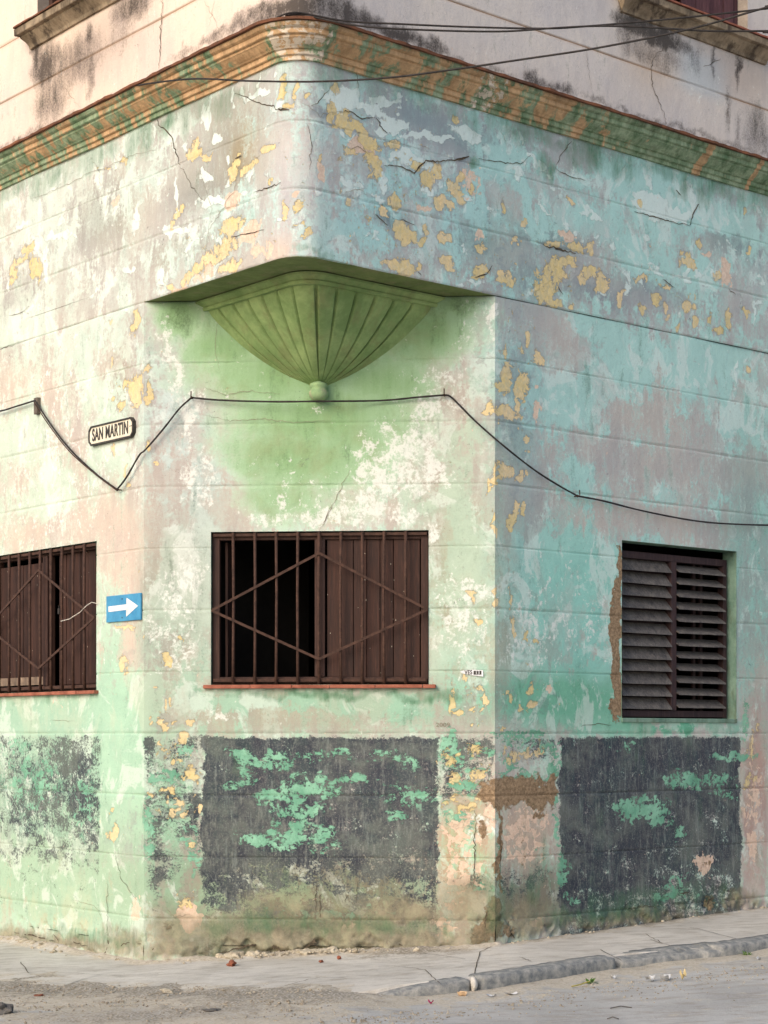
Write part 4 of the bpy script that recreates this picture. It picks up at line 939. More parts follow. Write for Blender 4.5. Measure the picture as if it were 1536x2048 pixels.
# upper windows: moulded sills, openings with shutters
def mould_sill(s0, s1, z, name='sill'):
    pr = [(.0, -.13), (.020, -.128), (.026, -.112), (.030, -.105), (.050, -.085), (.075, -.062), (.082, -.055), (.084, -.045), (.112, -.042), (.116, -.038), (.118, .000), (.120, .004), (.0, .010)]
    N = 30; V, Fc = [], []
    for i in range(N + 1):
        s = s0 + (s1 - s0) * i / N
        for k, (o, c) in enumerate(pr):
            ins = (.118 - o) if k < len(pr) - 1 else 0
            ss = s + (ins if i == 0 else (-ins if i == N else 0)) * .75
            p = up_xy(ss, o + .002 * mnoise.noise(Vector((s * 8, k, 1)))); V.append((p[0], p[1], z + c + .002 * mnoise.noise(Vector((s * 9, k, 5)))))
    n = len(pr)
    for i in range(N):
        for k in range(n - 1): Fc.append((i * n + k, (i + 1) * n + k, (i + 1) * n + k + 1, i * n + k + 1))
    Fc += [tuple(range(n)), tuple(range(N * n + n - 1, N * n - 1, -1))]
    o = pyd(name, V, Fc, M_SILLG, building)
    V, Fc = [], []
    for i in range(N + 1):
        s = s0 + (s1 - s0) * i / N; a, b = up_xy(s, .128 + random.uniform(-.003, .003)), up_xy(s, -.05)
        V += [(a[0], a[1], z + .012), (a[0], a[1], z + .024 + random.uniform(-.002, .002)), (b[0], b[1], z + .034), (b[0], b[1], z + .012)]
    for i in range(N):
        for k in range(4): Fc.append((i * 4 + k, i * 4 + (k + 1) % 4, (i + 1) * 4 + (k + 1) % 4, (i + 1) * 4 + k))
    Fc += [(0, 1, 2, 3), (N * 4 + 3, N * 4 + 2, N * 4 + 1, N * 4)]
    pyd('tile_edge', V, Fc, M_SILL if s0 > 0 else M_TILE, o)
    return o
ws1 = mould_sill(-1.56, .12, H + 5.145); ws2 = mould_sill(UE1 + 1.15, UE1 + 2.88, H + 5.205)
for (r, e, n_, nm, op) in ((UWL, eL, nL, 'brown shuttered window above the left street', 0), (UWR, eR, nR, 'window with one purple brown panelled shutter ajar', 1)):
    F = Fr(up_xy(r[0]), e, n_, r[2]); wd, ht = r[1] - r[0], r[3] - r[2]
    reveal(F, wd, ht, .18, simple('render_reveal', (150, 140, 130), (176, 164, 152), 6), building)
    wf = wframe(F, wd, ht, .09, .15, .05, wood('purple_brown_wood', (60, 38, 44), (84, 58, 62)) if op else M_FRAME, building, mull=0)
    wf['label'] = nm
    bm_obj('interior', room(F, e, wd, 1.5, -.1, 2.1), M_DARK, building)
    if op:
        M_PUR = wf.data.materials[0]; th = R(24)
        ea = -e * math.cos(th) - n_ * math.sin(th); G = Fr(up_xy(r[1]) - .055 * e - .10 * n_, ea, np.array([-ea[1], ea[0]]) * -1 if False else nrm(-ea), r[2])
        bm = bmesh.new(); lw = .43
        box(bm, G, 0, .08, -.02, .02, .02, ht - .1, .003); box(bm, G, lw - .08, lw, -.02, .02, .02, ht - .1, .003); box(bm, G, .0805, lw - .0805, -.018, .018, .02, .13, .003)
        box(bm, G, .0805, lw - .0805, -.018, .018, .9, 1.0, .003); box(bm, G, .0805, lw - .0805, -.008, .008, .1305, .8995)
        box(bm, G, .12, lw - .12, -.014, .014, .17, .86, .004)
        bm_obj('shutter', bm, M_PUR, wf)
    else: boards(F, .055, wd - .055, .05, ht - .05, -.12, 12, M_WOODP, wf)

# ---- cracks and lips of lifted paint: thin jagged ribbons cut in the face of the walls
def crack(pts, wpx=2.0, mat=None, surf=None, parent=building, name='crack', jag=2.2, sub=5, off=.0022):
    F_ = []
    P = []
    for (x0, y0), (x1, y1) in zip(pts, pts[1:]):
        n = max(2, int(math.hypot(x1 - x0, y1 - y0) / sub))
        for i in range(n): P.append((x0 + (x1 - x0) * i / n + random.gauss(0, jag * .5), y0 + (y1 - y0) * i / n + random.gauss(0, jag * .5)))
    P.append(pts[-1])
    sf = surf or surfs(pts[0][1], pts[0][0])
    f, xyf, nf = (at_low, low_xy, low_n) if sf == 'L' else (at_up, up_xy, up_n)
    SZ = [f(*p) for p in P]
    V, N = [], len(SZ)
    for i, (s, z) in enumerate(SZ):
        a, b = SZ[max(0, i - 1)], SZ[min(N - 1, i + 1)]
        dx, dz_ = b[0] - a[0], b[1] - a[1]; l = math.hypot(dx, dz_) or 1
        k = wpx * .0024 / 2 * (0.35 + .65 * math.sin(math.pi * min(1, max(0, i / (N - 1))) ) ) * random.uniform(.6, 1.3)
        for sg in (-1, 1):
            ss, zz = s - sg * dz_ / l * k, z + sg * dx / l * k
            p = xyf(ss); nn = nf(ss); dd = .0035 * math.sin(ss * 3.1 + 1.3 * math.sin(zz * 2.3)) * math.sin(zz * 2.7 + ss)
            p = p + nn * (max(0, dd) + off + .0012); V.append((p[0], p[1], zz))
    return V, [(2 * i, 2 * i + 1, 2 * i + 3, 2 * i + 2) for i in range(N - 1)]
def cracks(lst, mat, name):
    for c in lst:
        v, f = crack(*c[:1], **c[1]); pyd(name, v, f, mat, building)
U_ = dict(surf='U'); L_ = dict(surf='L')
def K(pts, w=2.0, surf=None, **k): return (pts, dict(wpx=w, surf=surf, **k))
cracks([
    K([(327, 0), (322, 60), (318, 138)], 3.2, 'U'), K([(313, 228), (318, 250), (345, 272), (352, 300), (362, 330)], 3.5, 'U'), K([(362, 330), (385, 375), (412, 403)], 1.6, 'U'),
    K([(470, 185), (520, 207), (560, 213), (580, 216)], 2.4, 'U'), K([(560, 214), (583, 220)], 7, 'U'), K([(510, 386), (545, 372), (566, 362)], 2.6, 'U'), K([(465, 474), (500, 466), (530, 460)], 2.4, 'U'),
    K([(617, 250), (622, 290), (618, 340)], 1.6, 'U'), K([(622, 210), (645, 195), (658, 182)], 2, 'U'), K([(685, 222), (705, 226), (722, 240), (750, 236)], 3, 'U'), K([(752, 236), (766, 262), (775, 268)], 3, 'U'),
    K([(768, 332), (800, 335), (830, 346), (850, 322), (880, 325), (908, 322), (938, 314)], 4, 'U'), K([(908, 322), (938, 314)], 6, 'U'), K([(958, 318), (1000, 325), (1040, 330), (1060, 312)], 2.2, 'U'),
    K([(1110, 338), (1140, 355), (1170, 362)], 2, 'U'), K([(1110, 334), (1125, 305), (1143, 284)], 2.2, 'U'), K([(1350, 380), (1362, 392)], 3, 'U'), K([(1398, 408), (1385, 430), (1378, 452)], 4.5, 'U'), K([(1377, 452), (1330, 442), (1268, 424)], 3, 'U'),
    K([(1085, 492), (1120, 500), (1150, 508)], 5, 'U'), K([(948, 556), (972, 550), (984, 532)], 3, 'U'), K([(835, 545), (842, 552)], 3, 'U'), K([(1113, 575), (1125, 590)], 3, 'U'), K([(1325, 560), (1348, 576)], 2.4, 'U'), K([(1455, 578), (1470, 590)], 2.2, 'U'),
    K([(750, 430), (765, 442), (775, 452)], 3.4, 'U'), K([(800, 440), (830, 452)], 2, 'U'), K([(430, 0), (420, 52)], 1.0, 'U'), K([(1330, 95), (1305, 120), (1302, 150), (1308, 185), (1322, 215), (1332, 250)], 2.4, 'U'), K([(1452, 185), (1458, 250)], 1.5, 'U'),
    K([(1170, 90), (1176, 150), (1182, 180)], 1.0, 'U'), K([(714, 60), (712, 100), (714, 150), (716, 178)], 2.4, 'U', off=.004), K([(1440, 120), (1405, 135)], 1.5, 'U'), K([(470, 318), (484, 312)], 5, 'U'), K([(0, 698), (30, 690)], 2.4, 'U'),
    K([(20, 630), (40, 628), (60, 612)], 1.4, 'U')], M_CRACK, 'crack')
cracks([
    K([(430, 1935), (445, 1905), (470, 1898), (500, 1892), (525, 1885), (545, 1893), (560, 1900), (585, 1907), (610, 1896), (625, 1885), (640, 1900), (665, 1892)], 5.5, 'L', jag=4), K([(217, 1866), (219, 1890), (208, 1912)], 5, 'L'),
    K([(216, 1760), (215, 1866)], 1.6, 'L'), K([(236, 1912), (246, 1888), (262, 1885), (275, 1884)], 3, 'L'), K([(308, 1895), (300, 1920), (290, 1926)], 5, 'L'), K([(330, 1902), (360, 1908), (384, 1905)], 2, 'L'), K([(28, 1865), (60, 1870), (110, 1882)], 3.4, 'L'),
    K([(110, 1868), (118, 1885)], 3, 'L'), K([(130, 1880), (190, 1895)], 2.4, 'L'), K([(770, 1886), (800, 1888), (835, 1892)], 4, 'L'), K([(895, 1870), (918, 1858), (930, 1875), (938, 1890), (960, 1895)], 3, 'L'), K([(918, 1858), (935, 1862), (948, 1870)], 2, 'L'),
    K([(1010, 1872), (1022, 1866), (1028, 1876)], 7, 'L'), K([(950, 1620), (952, 1650), (948, 1670), (950, 1720), (946, 1780)], 2.4, 'L'), K([(999, 1640), (1001, 1700), (998, 1760)], 2.2, 'L'), K([(1260, 1818), (1290, 1810), (1315, 1818)], 2, 'L'),
    K([(1360, 1787), (1380, 1783)], 4, 'L'), K([(1413, 1815), (1418, 1800), (1428, 1795)], 8, 'L'), K([(632, 1770), (631, 1820)], 2, 'L'), K([(641, 1788), (641, 1835)], 2.4, 'L'), K([(693, 1790), (692, 1805)], 2, 'L'), K([(714, 1760), (713, 1806)], 1.4, 'L'),
    K([(1160, 1452), (1200, 1448), (1222, 1450)], 1.8, 'L'), K([(620, 1886), (628, 1880), (634, 1886)], 8, 'L'), K([(970, 1855), (972, 1830), (975, 1820)], 3, 'L'), K([(228, 1700), (245, 1760), (275, 1800)], 1.4, 'L'),
    K([(660, 1015), (645, 1050)], 1.6, 'L'), K([(950, 716), (990, 718)], 1, 'L')], M_CRACK, 'crack')
cracks([
    K([(400, 335), (425, 420), (412, 500)], 1.0, 'U'), K([(180, 310), (200, 345), (200, 390)], 1.2, 'U'), K([(60, 400), (130, 372), (180, 345), (215, 335), (265, 310), (315, 300)], 1.2, 'U'), K([(700, 300), (715, 295), (740, 312)], 1.4, 'U'),
    K([(690, 385), (720, 380), (735, 392)], 1.2, 'U'), K([(480, 330), (470, 380), (440, 430), (420, 460), (410, 510)], 1.4, 'U'), K([(840, 290), (860, 300)], 1.4, 'U'), K([(1000, 260), (1015, 300)], 1, 'U'), K([(1240, 345), (1250, 330)], 1, 'U'),
    K([(120, 165), (160, 215)], 1.0, 'U'), K([(410, 0), (430, 40), (445, 75)], 1.0, 'U'), K([(560, 560), (556, 570)], 1, 'U'), K([(600, 200), (640, 230), (700, 222)], 1.0, 'U')], M_CRACKL, 'hairline')
cracks([
    K([(410, 775), (450, 790), (500, 782), (560, 788)], 1.2, 'L'), K([(405, 830), (460, 842), (520, 838), (590, 845), (650, 842)], 1.2, 'L'), K([(700, 940), (660, 1020), (640, 1060)], 1.6, 'L'), K([(100, 1440), (150, 1442)], 1, 'L'),
    K([(330, 1812), (350, 1835), (380, 1828)], 1.4, 'L'), K([(150, 1800), (190, 1812), (205, 1840)], 1.2, 'L'), K([(435, 640), (430, 700), (440, 740)], 1.0, 'L')], M_CRACKL, 'hairline')

# ================================================================== signs
def sign_frame(u0, u1, vc):
    s0, z0 = at_low(u0, vc); s1, _ = at_low(u1, vc)
    um = (u0 + u1) / 2; _, zm = at_low(um, vc)
    return s0, s1, zm
s0, s1, zm = sign_frame(183, 272, 864)
FS = Fr(low_xy(s0), eL, nL, zm); sw = s1 - s0; sh2 = .068
SG = thing('street_sign', FS(sw / 2, 0, 0), 'cream cast plate with black rim reading SAN MARTIN on the left wall', 'street sign')
def octo(bm, F, a0, a1, h, c, b0, b1, inner=None):
    def ring(a0, a1, h, c, b): return [bm.verts.new(F(x, b, y)) for x, y in ((a0 + c, -h), (a1 - c, -h), (a1, -h + c), (a1, h - c), (a1 - c, h), (a0 + c, h), (a0, h - c), (a0, -h + c))]
    A, Bq = ring(a0, a1, h, c, b0), ring(a0, a1, h, c, b1)
    for k in range(8): bm.faces.new((A[k], A[(k + 1) % 8], Bq[(k + 1) % 8], Bq[k]))
    if inner:
        t = inner; I = ring(a0 + t, a1 - t, h - t, c * .85, b1); J = ring(a0 + t, a1 - t, h - t, c * .85, b1 - .006)
        for k in range(8):
            bm.faces.new((Bq[k], Bq[(k + 1) % 8], I[(k + 1) % 8], I[k])); bm.faces.new((I[k], I[(k + 1) % 8], J[(k + 1) % 8], J[k]))
    else: bm.faces.new(Bq)
M_CREAM = simple('cream_enamel', (216, 206, 184), (236, 228, 208), 14, .6, .2, .001)
M_BLK = simple('worn_black_paint', (46, 44, 42), (78, 74, 70), 50, .6, .3, .001)
bm = bmesh.new(); octo(bm, FS, .006, sw - .006, sh2 - .006, .026, .001, .020); bm_obj('plate', bm, M_CREAM, SG)
bm = bmesh.new(); octo(bm, FS, 0, sw, sh2, .030, .0, .027, .011); bm_obj('rim', bm, M_BLK, SG)
def text(name, body, F, a, c, size, sx, mat, parent, b=.0205, ext=.0025, boldness=.0, ang=0.0, fit=None):
    cu = bpy.data.curves.new(name, 'FONT'); cu.body = body; cu.size = size; cu.extrude = ext; cu.offset = boldness; cu.align_x = 'CENTER'; cu.align_y = 'CENTER'; cu.space_character = 1.06
    tmp = bpy.data.objects.new(name, cu); COL.objects.link(tmp)
    bpy.context.view_layer.update()
    me = bpy.data.meshes.new_from_object(tmp.evaluated_get(bpy.context.evaluated_depsgraph_get()))
    bpy.data.objects.remove(tmp)
    if fit:
        xs_ = [v_.co.x for v_ in me.vertices]; sx = fit / (max(xs_) - min(xs_))
    ca, sa_ = math.cos(ang), math.sin(ang)
    for v_ in me.vertices:
        x, y, z = v_.co; x *= sx; x, y = x * ca - y * sa_, x * sa_ + y * ca
        v_.co = F(a + x, b + z, c + y)
    me.materials.clear()
    return link(name, me, mat, parent)
text('lettering', 'SAN', FS, sw * .205, 0, .118, .74, M_BLK, SG, boldness=.0025, fit=sw * .245)
text('lettering', 'MARTIN', FS, sw * .635, 0, .118, .70, M_BLK, SG, boldness=.0025, fit=sw * .50)
bm = bmesh.new(); box(bm, FS, sw - .050, sw - .010, .0202, .0225, .006, .010); bm_obj('bar', bm, M_BLK, SG)

s0, s1 = -.452, -.018; _, zm = at_low(250, 1216)
FA = Fr(low_xy(s0), eL, nL, zm); aw = s1 - s0; ah = .090
AS = thing('arrow_sign', FA(aw / 2, 0, 0), 'flat blue plate with a white arrow pointing right, beside the barred left window', 'direction sign')
bm = bmesh.new(); box(bm, FA, 0, aw, .004, .016, -ah, ah, .0015)
M_BLUE = simple('faded_blue_paint', (54, 130, 174), (74, 150, 190), 9, .55, .15, .0008, spec=.4)
bm_obj('plate', bm, M_BLUE, AS)
bm = bmesh.new(); arw = [(.030, -.019), (.262, -.015), (.256, -.062), (.405, .004), (.262, .066), (.262, .022), (.030, .019)]
hi_ = [bm.verts.new(FA(x, .0175, y)) for x, y in arw]; jn = [bm.verts.new(FA(x, .0175, y)) for x, y in ((.2605, -.015), (.2605, .022))]
bm.faces.new((hi_[0], hi_[1], hi_[5], hi_[6])); bm.faces.new((hi_[2], hi_[3], hi_[4]))
lo = [bm.verts.new(FA(x, .0162, y)) for x, y in arw]
for k in range(7): bm.faces.new((lo[k], lo[(k + 1) % 7], hi_[(k + 1) % 7], hi_[k]))
for q_ in jn: bm.verts.remove(q_)
bm_obj('arrow', bm, simple('white_sign_paint', (214, 212, 212), (234, 232, 230), 18, .5, .1, .0005), AS)
for cc in (-.066, .062):
    bm = bmesh.new(); tube(bm, [FA(.205, .015, cc), FA(.205, .0185, cc)], .005, 8); bm_obj('screw', bm, M_BLK, AS)

# torn remnant of a paper notice
s0, zs_ = at_low(920, 1349); s1, _ = at_low(966, 1345)
FN = Fr(low_xy(s0), eC, nC, H + (CV - 1346) * 12.26 / FPX); nw = s1 - s0
NP = thing('paper_notice', FN(nw / 2, 0, 0), 'torn strip of white paper notice with black letters, pasted right of the middle window', 'notice')
bm = bmesh.new(); pl = [(-.0, .010), (.03, .018), (.06, .021), (.10, .021), (nw, .018), (nw + .002, -.026), (nw - .014, -.022), (.085, -.016), (.05, -.010), (.02, -.004)]
fr = [bm.verts.new(FN(x, .0075, y)) for x, y in pl]; bk = [bm.verts.new(FN(x, .006, y)) for x, y in pl]
bm.faces.new(fr)
for k in range(len(pl)): bm.faces.new((bk[k], bk[(k + 1) % len(pl)], fr[(k + 1) % len(pl)], fr[k]))
bmesh.ops.triangulate(bm, faces=[f for f in bm.faces if len(f.verts) > 4])
bm_obj('sheet', bm, simple('white_paper', (214, 214, 216), (232, 232, 234), 20), NP)
text('lettering', 'VES', FN, .056, .003, .040, .95, M_BLK, NP, b=.0078, ext=.0003, boldness=.0012, fit=.052)
bm = bmesh.new(); box(bm, FN, .090, nw - .010, .0077, .0081, -.012, .014); bm_obj('number_box', bm, M_BLK, NP)
text('lettering', '13', FN, (.090 + nw - .010) / 2, .001, .032, .95, simple('paper_print', (216, 216, 218), (230, 230, 232), 20), NP, b=.0084, ext=.0003)
text('lettering', '2009', Fr(low_xy(at_low(886, 1450)[0]), eC, nC, at_low(886, 1450)[1]), 0, 0, .038, 1.2, M_CRACKL, building, b=.005, ext=.0002).update_tag()

# ================================================================== cables
def wall_pt(u, v, off=.03):
    s, z = at_low(u, v); p = low_xy(s) + low_n(s) * off; return Vector((p[0], p[1], z))
def sagged(pts, sub=10):
    """smooth the run through the points"""
    out = []
    P = [pts[0]] + pts + [pts[-1]]
    for i in range(1, len(P) - 2):
        a, b, c, d = P[i - 1], P[i], P[i + 1], P[i + 2]
        for k in range(sub):
            t = k / sub
            out.append(.5 * ((2 * b) + (c - a) * t + (2 * a - 5 * b + 4 * c - d) * t * t + (3 * b - a - 3 * c + d) * t ** 3))
    return out + [pts[-1]]
seg = [[(-120, 846), (0, 825), (40, 814), (79, 802)], [(79, 802), (110, 850), (150, 901), (200, 948), (243, 980)], [(243, 980), (262, 955), (287, 912), (294, 900), (330, 858), (360, 820), (385, 797)],
       [(385, 797), (440, 802), (540, 807), (640, 808), (760, 803), (840, 796), (890, 792)], [(890, 792), (905, 798), (950, 843), (1000, 893), (1060, 940), (1110, 972), (1148, 993)], [(1148, 993), (1200, 1003), (1280, 1023), (1380, 1042), (1460, 1049), (1560, 1051), (1650, 1046)]]
P = []
for sgm in seg:
    off = .035
    q = sagged([wall_pt(u, v, .10 if (600 < u < 680) else (.07 if 530 < u < 750 else off)) for u, v in sgm], 6); P += q if not P else q[1:]
bm = bmesh.new(); tube(bm, P, .0064, 8, rj=.12)
tag(bm_obj('cable', bm, M_CABLE, None, origin=P[0], smooth=True), 'black cable looped across the painted walls from hook to hook below the shell bracket', 'cable')
# second thin strand beside it on the left
P2 = [wall_pt(u, v, .045) for u, v in [(79, 806), (112, 856), (152, 906), (202, 950), (241, 979)]]
bm = bmesh.new(); tube(bm, sagged(P2, 6), .004, 6)
tag(bm_obj('cable_strand', bm, M_RUST, None, origin=P2[0], smooth=True), 'thin rusty strand beside the black cable, between wooden peg and lowest hook', 'cable')
def hook(u, v, lab, up=12):
    c = wall_pt(u, v, 0); bm = bmesh.new(); s, z = at_low(u, v); n3 = Vector((*low_n(s).reshape(-1), 0))
    tube(bm, [c - n3 * .01, c + n3 * .05, c + n3 * .055 + Vector((0, 0, .006)), c + n3 * .052 + Vector((0, 0, .0033 * up))], .0042, 7)
    bmesh.ops.create_icosphere(bm, subdivisions=1, radius=.011, matrix=Matrix.Translation(c + n3 * .034))
    tag(bm_obj('wall_hook', bm, M_RUST, None, origin=c), lab, 'hook', 'iron hooks holding the wall cable')
hook(243, 980, 'rusty hook at the lowest dip of the cable, below the street sign', 3); hook(385, 797, 'rusty hook left of the shell bracket', 12)
hook(889, 792, 'rusty hook right of the shell bracket', 12); hook(1148, 993, 'rusty hook above and left of the louvred window', 12)
s, z = at_low(79, 812); FP = Fr(low_xy(s), eL, nL, z); bm = bmesh.new()
vs = []
box(bm, FP, -.030, .018, 0, .032, -.062, .058, .004, .003)
for v_ in bm.verts: pass
tag(bm_obj('wooden_peg', bm, simple('grey_wood', (84, 76, 70), (122, 112, 102), 20), None, origin=FP(0, 0, 0)), 'short grey wooden peg on the left wall holding the black cable', 'peg')

def air(u, v, Y): return Vector(((u - CU) * Y / FPX, Y, H + (CV - v) * Y / FPX))
def wire(pts, r, lab, mat=M_CABLE):
    bm = bmesh.new(); tube(bm, sagged(pts, 8), r, 6)
    tag(bm_obj('overhead_wire', bm, mat, None, origin=pts[0], smooth=True), lab, 'wire', 'wires strung from the cornice across the street')
pc = up_xy(at_up(295, 152)[0], .14); c0 = Vector((pc[0], pc[1], ZC1 + .03))
nose = up_xy(LA + ARC * .5, .15); c1 = Vector((nose[0], nose[1], ZC1 + .035))
wire([c0, air(380, 158, 11.55), air(500, 162, 11.1), air(640, 163, 10.75), air(780, 155, 10.6), air(900, 140, 10.5), air(1050, 118, 10.4), air(1200, 95, 10.3), air(1380, 58, 10.2), air(1536, 14, 10.1), air(1800, -60, 9.9), air(4200, -420, 8.6)], .0058, 'lowest black overhead wire, crossing in front of the cornice corner')
wire([c1 - Vector((.10, -.02, .01)), c1 + Vector((.02, 0, .012)), air(690, 42, 11.1), air(800, 48, 11.1), air(940, 54, 11.1), air(1090, 57, 11.1), air(1180, 52, 11.1), air(1340, 38, 11.1), air(1536, 17, 11.1), air(1800, -14, 11.1), air(4200, -220, 11.1)], .0058, 'upper black overhead wire, rising to the right from the cornice corner')
wire([c1 - Vector((.05, -.02, 0)), c1 + Vector((.06, .01, .0)), air(720, 52, 11.0), air(850, 60, 11.0), air(1000, 63, 11.0), air(1110, 56, 11.0), air(1200, 52, 11.0), air(1300, 55, 11.0), air(1420, 62, 11.0), air(1536, 62, 11.0), air(1800, 62, 11.0), air(4200, 20, 11.0)], .0058, 'black overhead wire running level to the right, twisted over its upper neighbour')

# ================================================================== street
GN, GM = None, None
def ground_mat(name, kind):
    n = NT(name); big = n.noise(1.3, 6, .6, .4); med = n.noise(7, 8, .68, .3); fin = n.noise(45, 6, .75); gr = n.noise(160, 3, .8)
    _, dirt, grav, damp, _a = n.attr('gm')
    if kind == 'pave': c = n.mix(n.ramp(big, .38, .62), lin((188, 183, 174)), lin((206, 201, 192)))
    else: c = n.mix(n.ramp(big, .38, .62), lin((166, 164, 160)), lin((186, 184, 180)))
    c = n.mix(n.m_('MULTIPLY', n.ramp(n.noise(5, 7, .7, 0, n.vm((1, 2.4, 1))), .48, .64), .5), c, lin((140, 130, 116)))
    d = n.mix(n.ramp(fin, .36, .64), lin((166, 155, 138)), lin((208, 199, 183)))
    c = n.mix(n.thr(dirt, med, 2.4, .3), c, d)
    g = n.mix(n.ramp(n.vor(55), .1, .6), lin((196, 192, 184)), lin((120, 112, 100)))
    c = n.mix(n.m_('MULTIPLY', n.thr(grav, n.m_('ADD', n.m_('MULTIPLY', med, .5), n.m_('MULTIPLY', fin, .5)), 3.0, .3), .8), c, g)
    c = n.mix(n.m_('MULTIPLY', n.thr(damp, med, 1.5, .4), .6), c, lin((92, 88, 82)))
    c = n.mix(n.ramp(gr, .3, .68), n.mix(1.0, c, (.80, .80, .80), 'MULTIPLY'), c)
    c = n.mix(n.m_('MULTIPLY', n.ramp(n.noise(80, 3, .8, 0, n.vm((1, 1, 1), (5, 5, 5))), .64, .7), .6), c, lin((70, 64, 58)))
    h = n.m_('ADD', n.m_('MULTIPLY', med, 2.0), n.m_('ADD', fin, n.m_('MULTIPLY', gr, .5)))
    n.bump(h, .5 if kind == 'pave' else .8, .006)
    return n.out(c, .93)
M_PAVE = ground_mat('pavement_concrete', 'pave'); M_ROAD = ground_mat('road_surface', 'road')
PW = 1.40
# pavement in strips out from the foot of the wall; the right street's pavement ends at the kerb, the left one dies into the dirt
def kerb_line():
    """outer edge of the pavement, left street to right street, rounded at the corner"""
    ctl = [pCL - eL * 9 + nL * 1.12, pCL - eL * 5 + nL * 1.12, (-2.42, 11.64), (-1.95, 11.36), (-1.41, 11.10), (-.80, 10.72), (-.22, 10.47), (.20, 10.52), (.52, 10.68), (.95, 11.00), (1.43, 11.43), (1.95, 11.72), (2.446, 12.02),
           pCR + eR * 4.5 + nR * 1.30, pCR + eR * 10 + nR * 1.30]
    ctl = [np.array(q, float) for q in ctl]; P = []
    Q = [2 * ctl[0] - ctl[1]] + ctl + [2 * ctl[-1] - ctl[-2]]
    for i in range(1, len(Q) - 2):
        a_, b_, c_, d_ = Q[i - 1:i + 3]
        for k in range(12):
            t = k / 12; P.append(.5 * (2 * b_ + (c_ - a_) * t + (2 * a_ - 5 * b_ + 4 * c_ - d_) * t * t + (3 * b_ - a_ - 3 * c_ + d_) * t ** 3))
    P.append(ctl[-1])
    return np.array(P)
KL = kerb_line()
ku = (KL[:, 0] / KL[:, 1]) * FPX + CU
def inner_line():
    I = []
    for p in KL:
        # nearest point on the wall run
        best = None
        for (q, e, lo_, hi2) in ((pCL, -eL, 0, 9.), (pCL, eC, 0, WC), (pCR, eR, 0, 10.)):
            t = min(max((p - q) @ e, lo_), hi2); x = q + t * e
            if best is None or np.hypot(*(p - x)) < best[0]: best = (np.hypot(*(p - x)), x)
        I.append(best[1])
    return np.array(I)
IL = inner_line()
def fine(A, n):
    t = np.linspace(0, len(A) - 1, n); i = np.clip(t.astype(int), 0, len(A) - 2); f = (t - i)[:, None]; return A[i] * (1 - f) + A[i + 1] * f
NL_ = 520; KF, IF_ = fine(KL, NL_), fine(IL, NL_)
V, gm = [], []; NR_ = 46
for i in range(NL_):
    d = KF[i] - IF_[i]; ln = np.hypot(*d) or 1; d = d / ln
    ua = KF[i][0] / KF[i][1] * FPX + CU
    for k in range(NR_):
        t = (k / (NR_ - 1)); o = -.06 + (ln + .06 - .002 - (.10 * min(1, max(0, (ua - 690) / 110)))) * t
        x, y = IF_[i] + d * o
        z = float(gz(x, y)) + .004 * mnoise.noise(Vector((x * 2, y * 2, 0))) + .0025 * mnoise.noise(Vector((x * 9, y * 9, 4)))
        dist = max(0, o)
        u_ = x / y * FPX + CU
        heap = math.exp(-(dist / .07) ** 2) * (.018 + .012 * math.exp(-((u_ - 600) / 110) ** 2) + .02 * math.exp(-((u_ - 60) / 90) ** 2)) * (1 + .8 * mnoise.noise(Vector((x * 14, y * 14, 2))))
        if u_ > 1000: heap *= .3
        z += heap
        if ua < 800: z -= .020 * t ** 5 * min(1, (800 - ua) / 100)
        V.append((x, y, z))
        di = .75 * math.exp(-(dist / .16) ** 2) + .55 * math.exp(-((u_ - 820) / 120) ** 2 - (dist / .4) ** 2)
        if ua < 700: di += .9 * max(0, (t - .72) / .28)
        gm.append((min(1, di), .75 * math.exp(-((u_ - 820) / 130) ** 2 - (dist / .5) ** 2) + (.5 * max(0, (t - .8) / .2) if ua < 700 else 0), .35 * math.exp(-(dist / .05) ** 2) + (.28 if u_ > 1050 and dist < .25 else 0), 1))
Fc = [(i * NR_ + k, i * NR_ + k + 1, (i + 1) * NR_ + k + 1, (i + 1) * NR_ + k) for i in range(NL_ - 1) for k in range(NR_ - 1)]
# skirt down to the road at the outer edge
o0 = len(V)
for i in range(NL_):
    x, y, z = V[i * NR_ + NR_ - 1]; V.append((x, y, z - .2)); gm.append((1, .5, .3, 1))
for i in range(NL_ - 1): Fc.append((i * NR_ + NR_ - 1, o0 + i, o0 + i + 1, (i + 1) * NR_ + NR_ - 1))
pv = pyd('pavement', V, Fc, M_PAVE, None, smooth=True); pv['kind'] = 'structure'
a = pv.data.attributes.new('gm', 'FLOAT_COLOR', 'POINT'); a.data.foreach_set('color', np.array(gm, np.float32).reshape(-1))
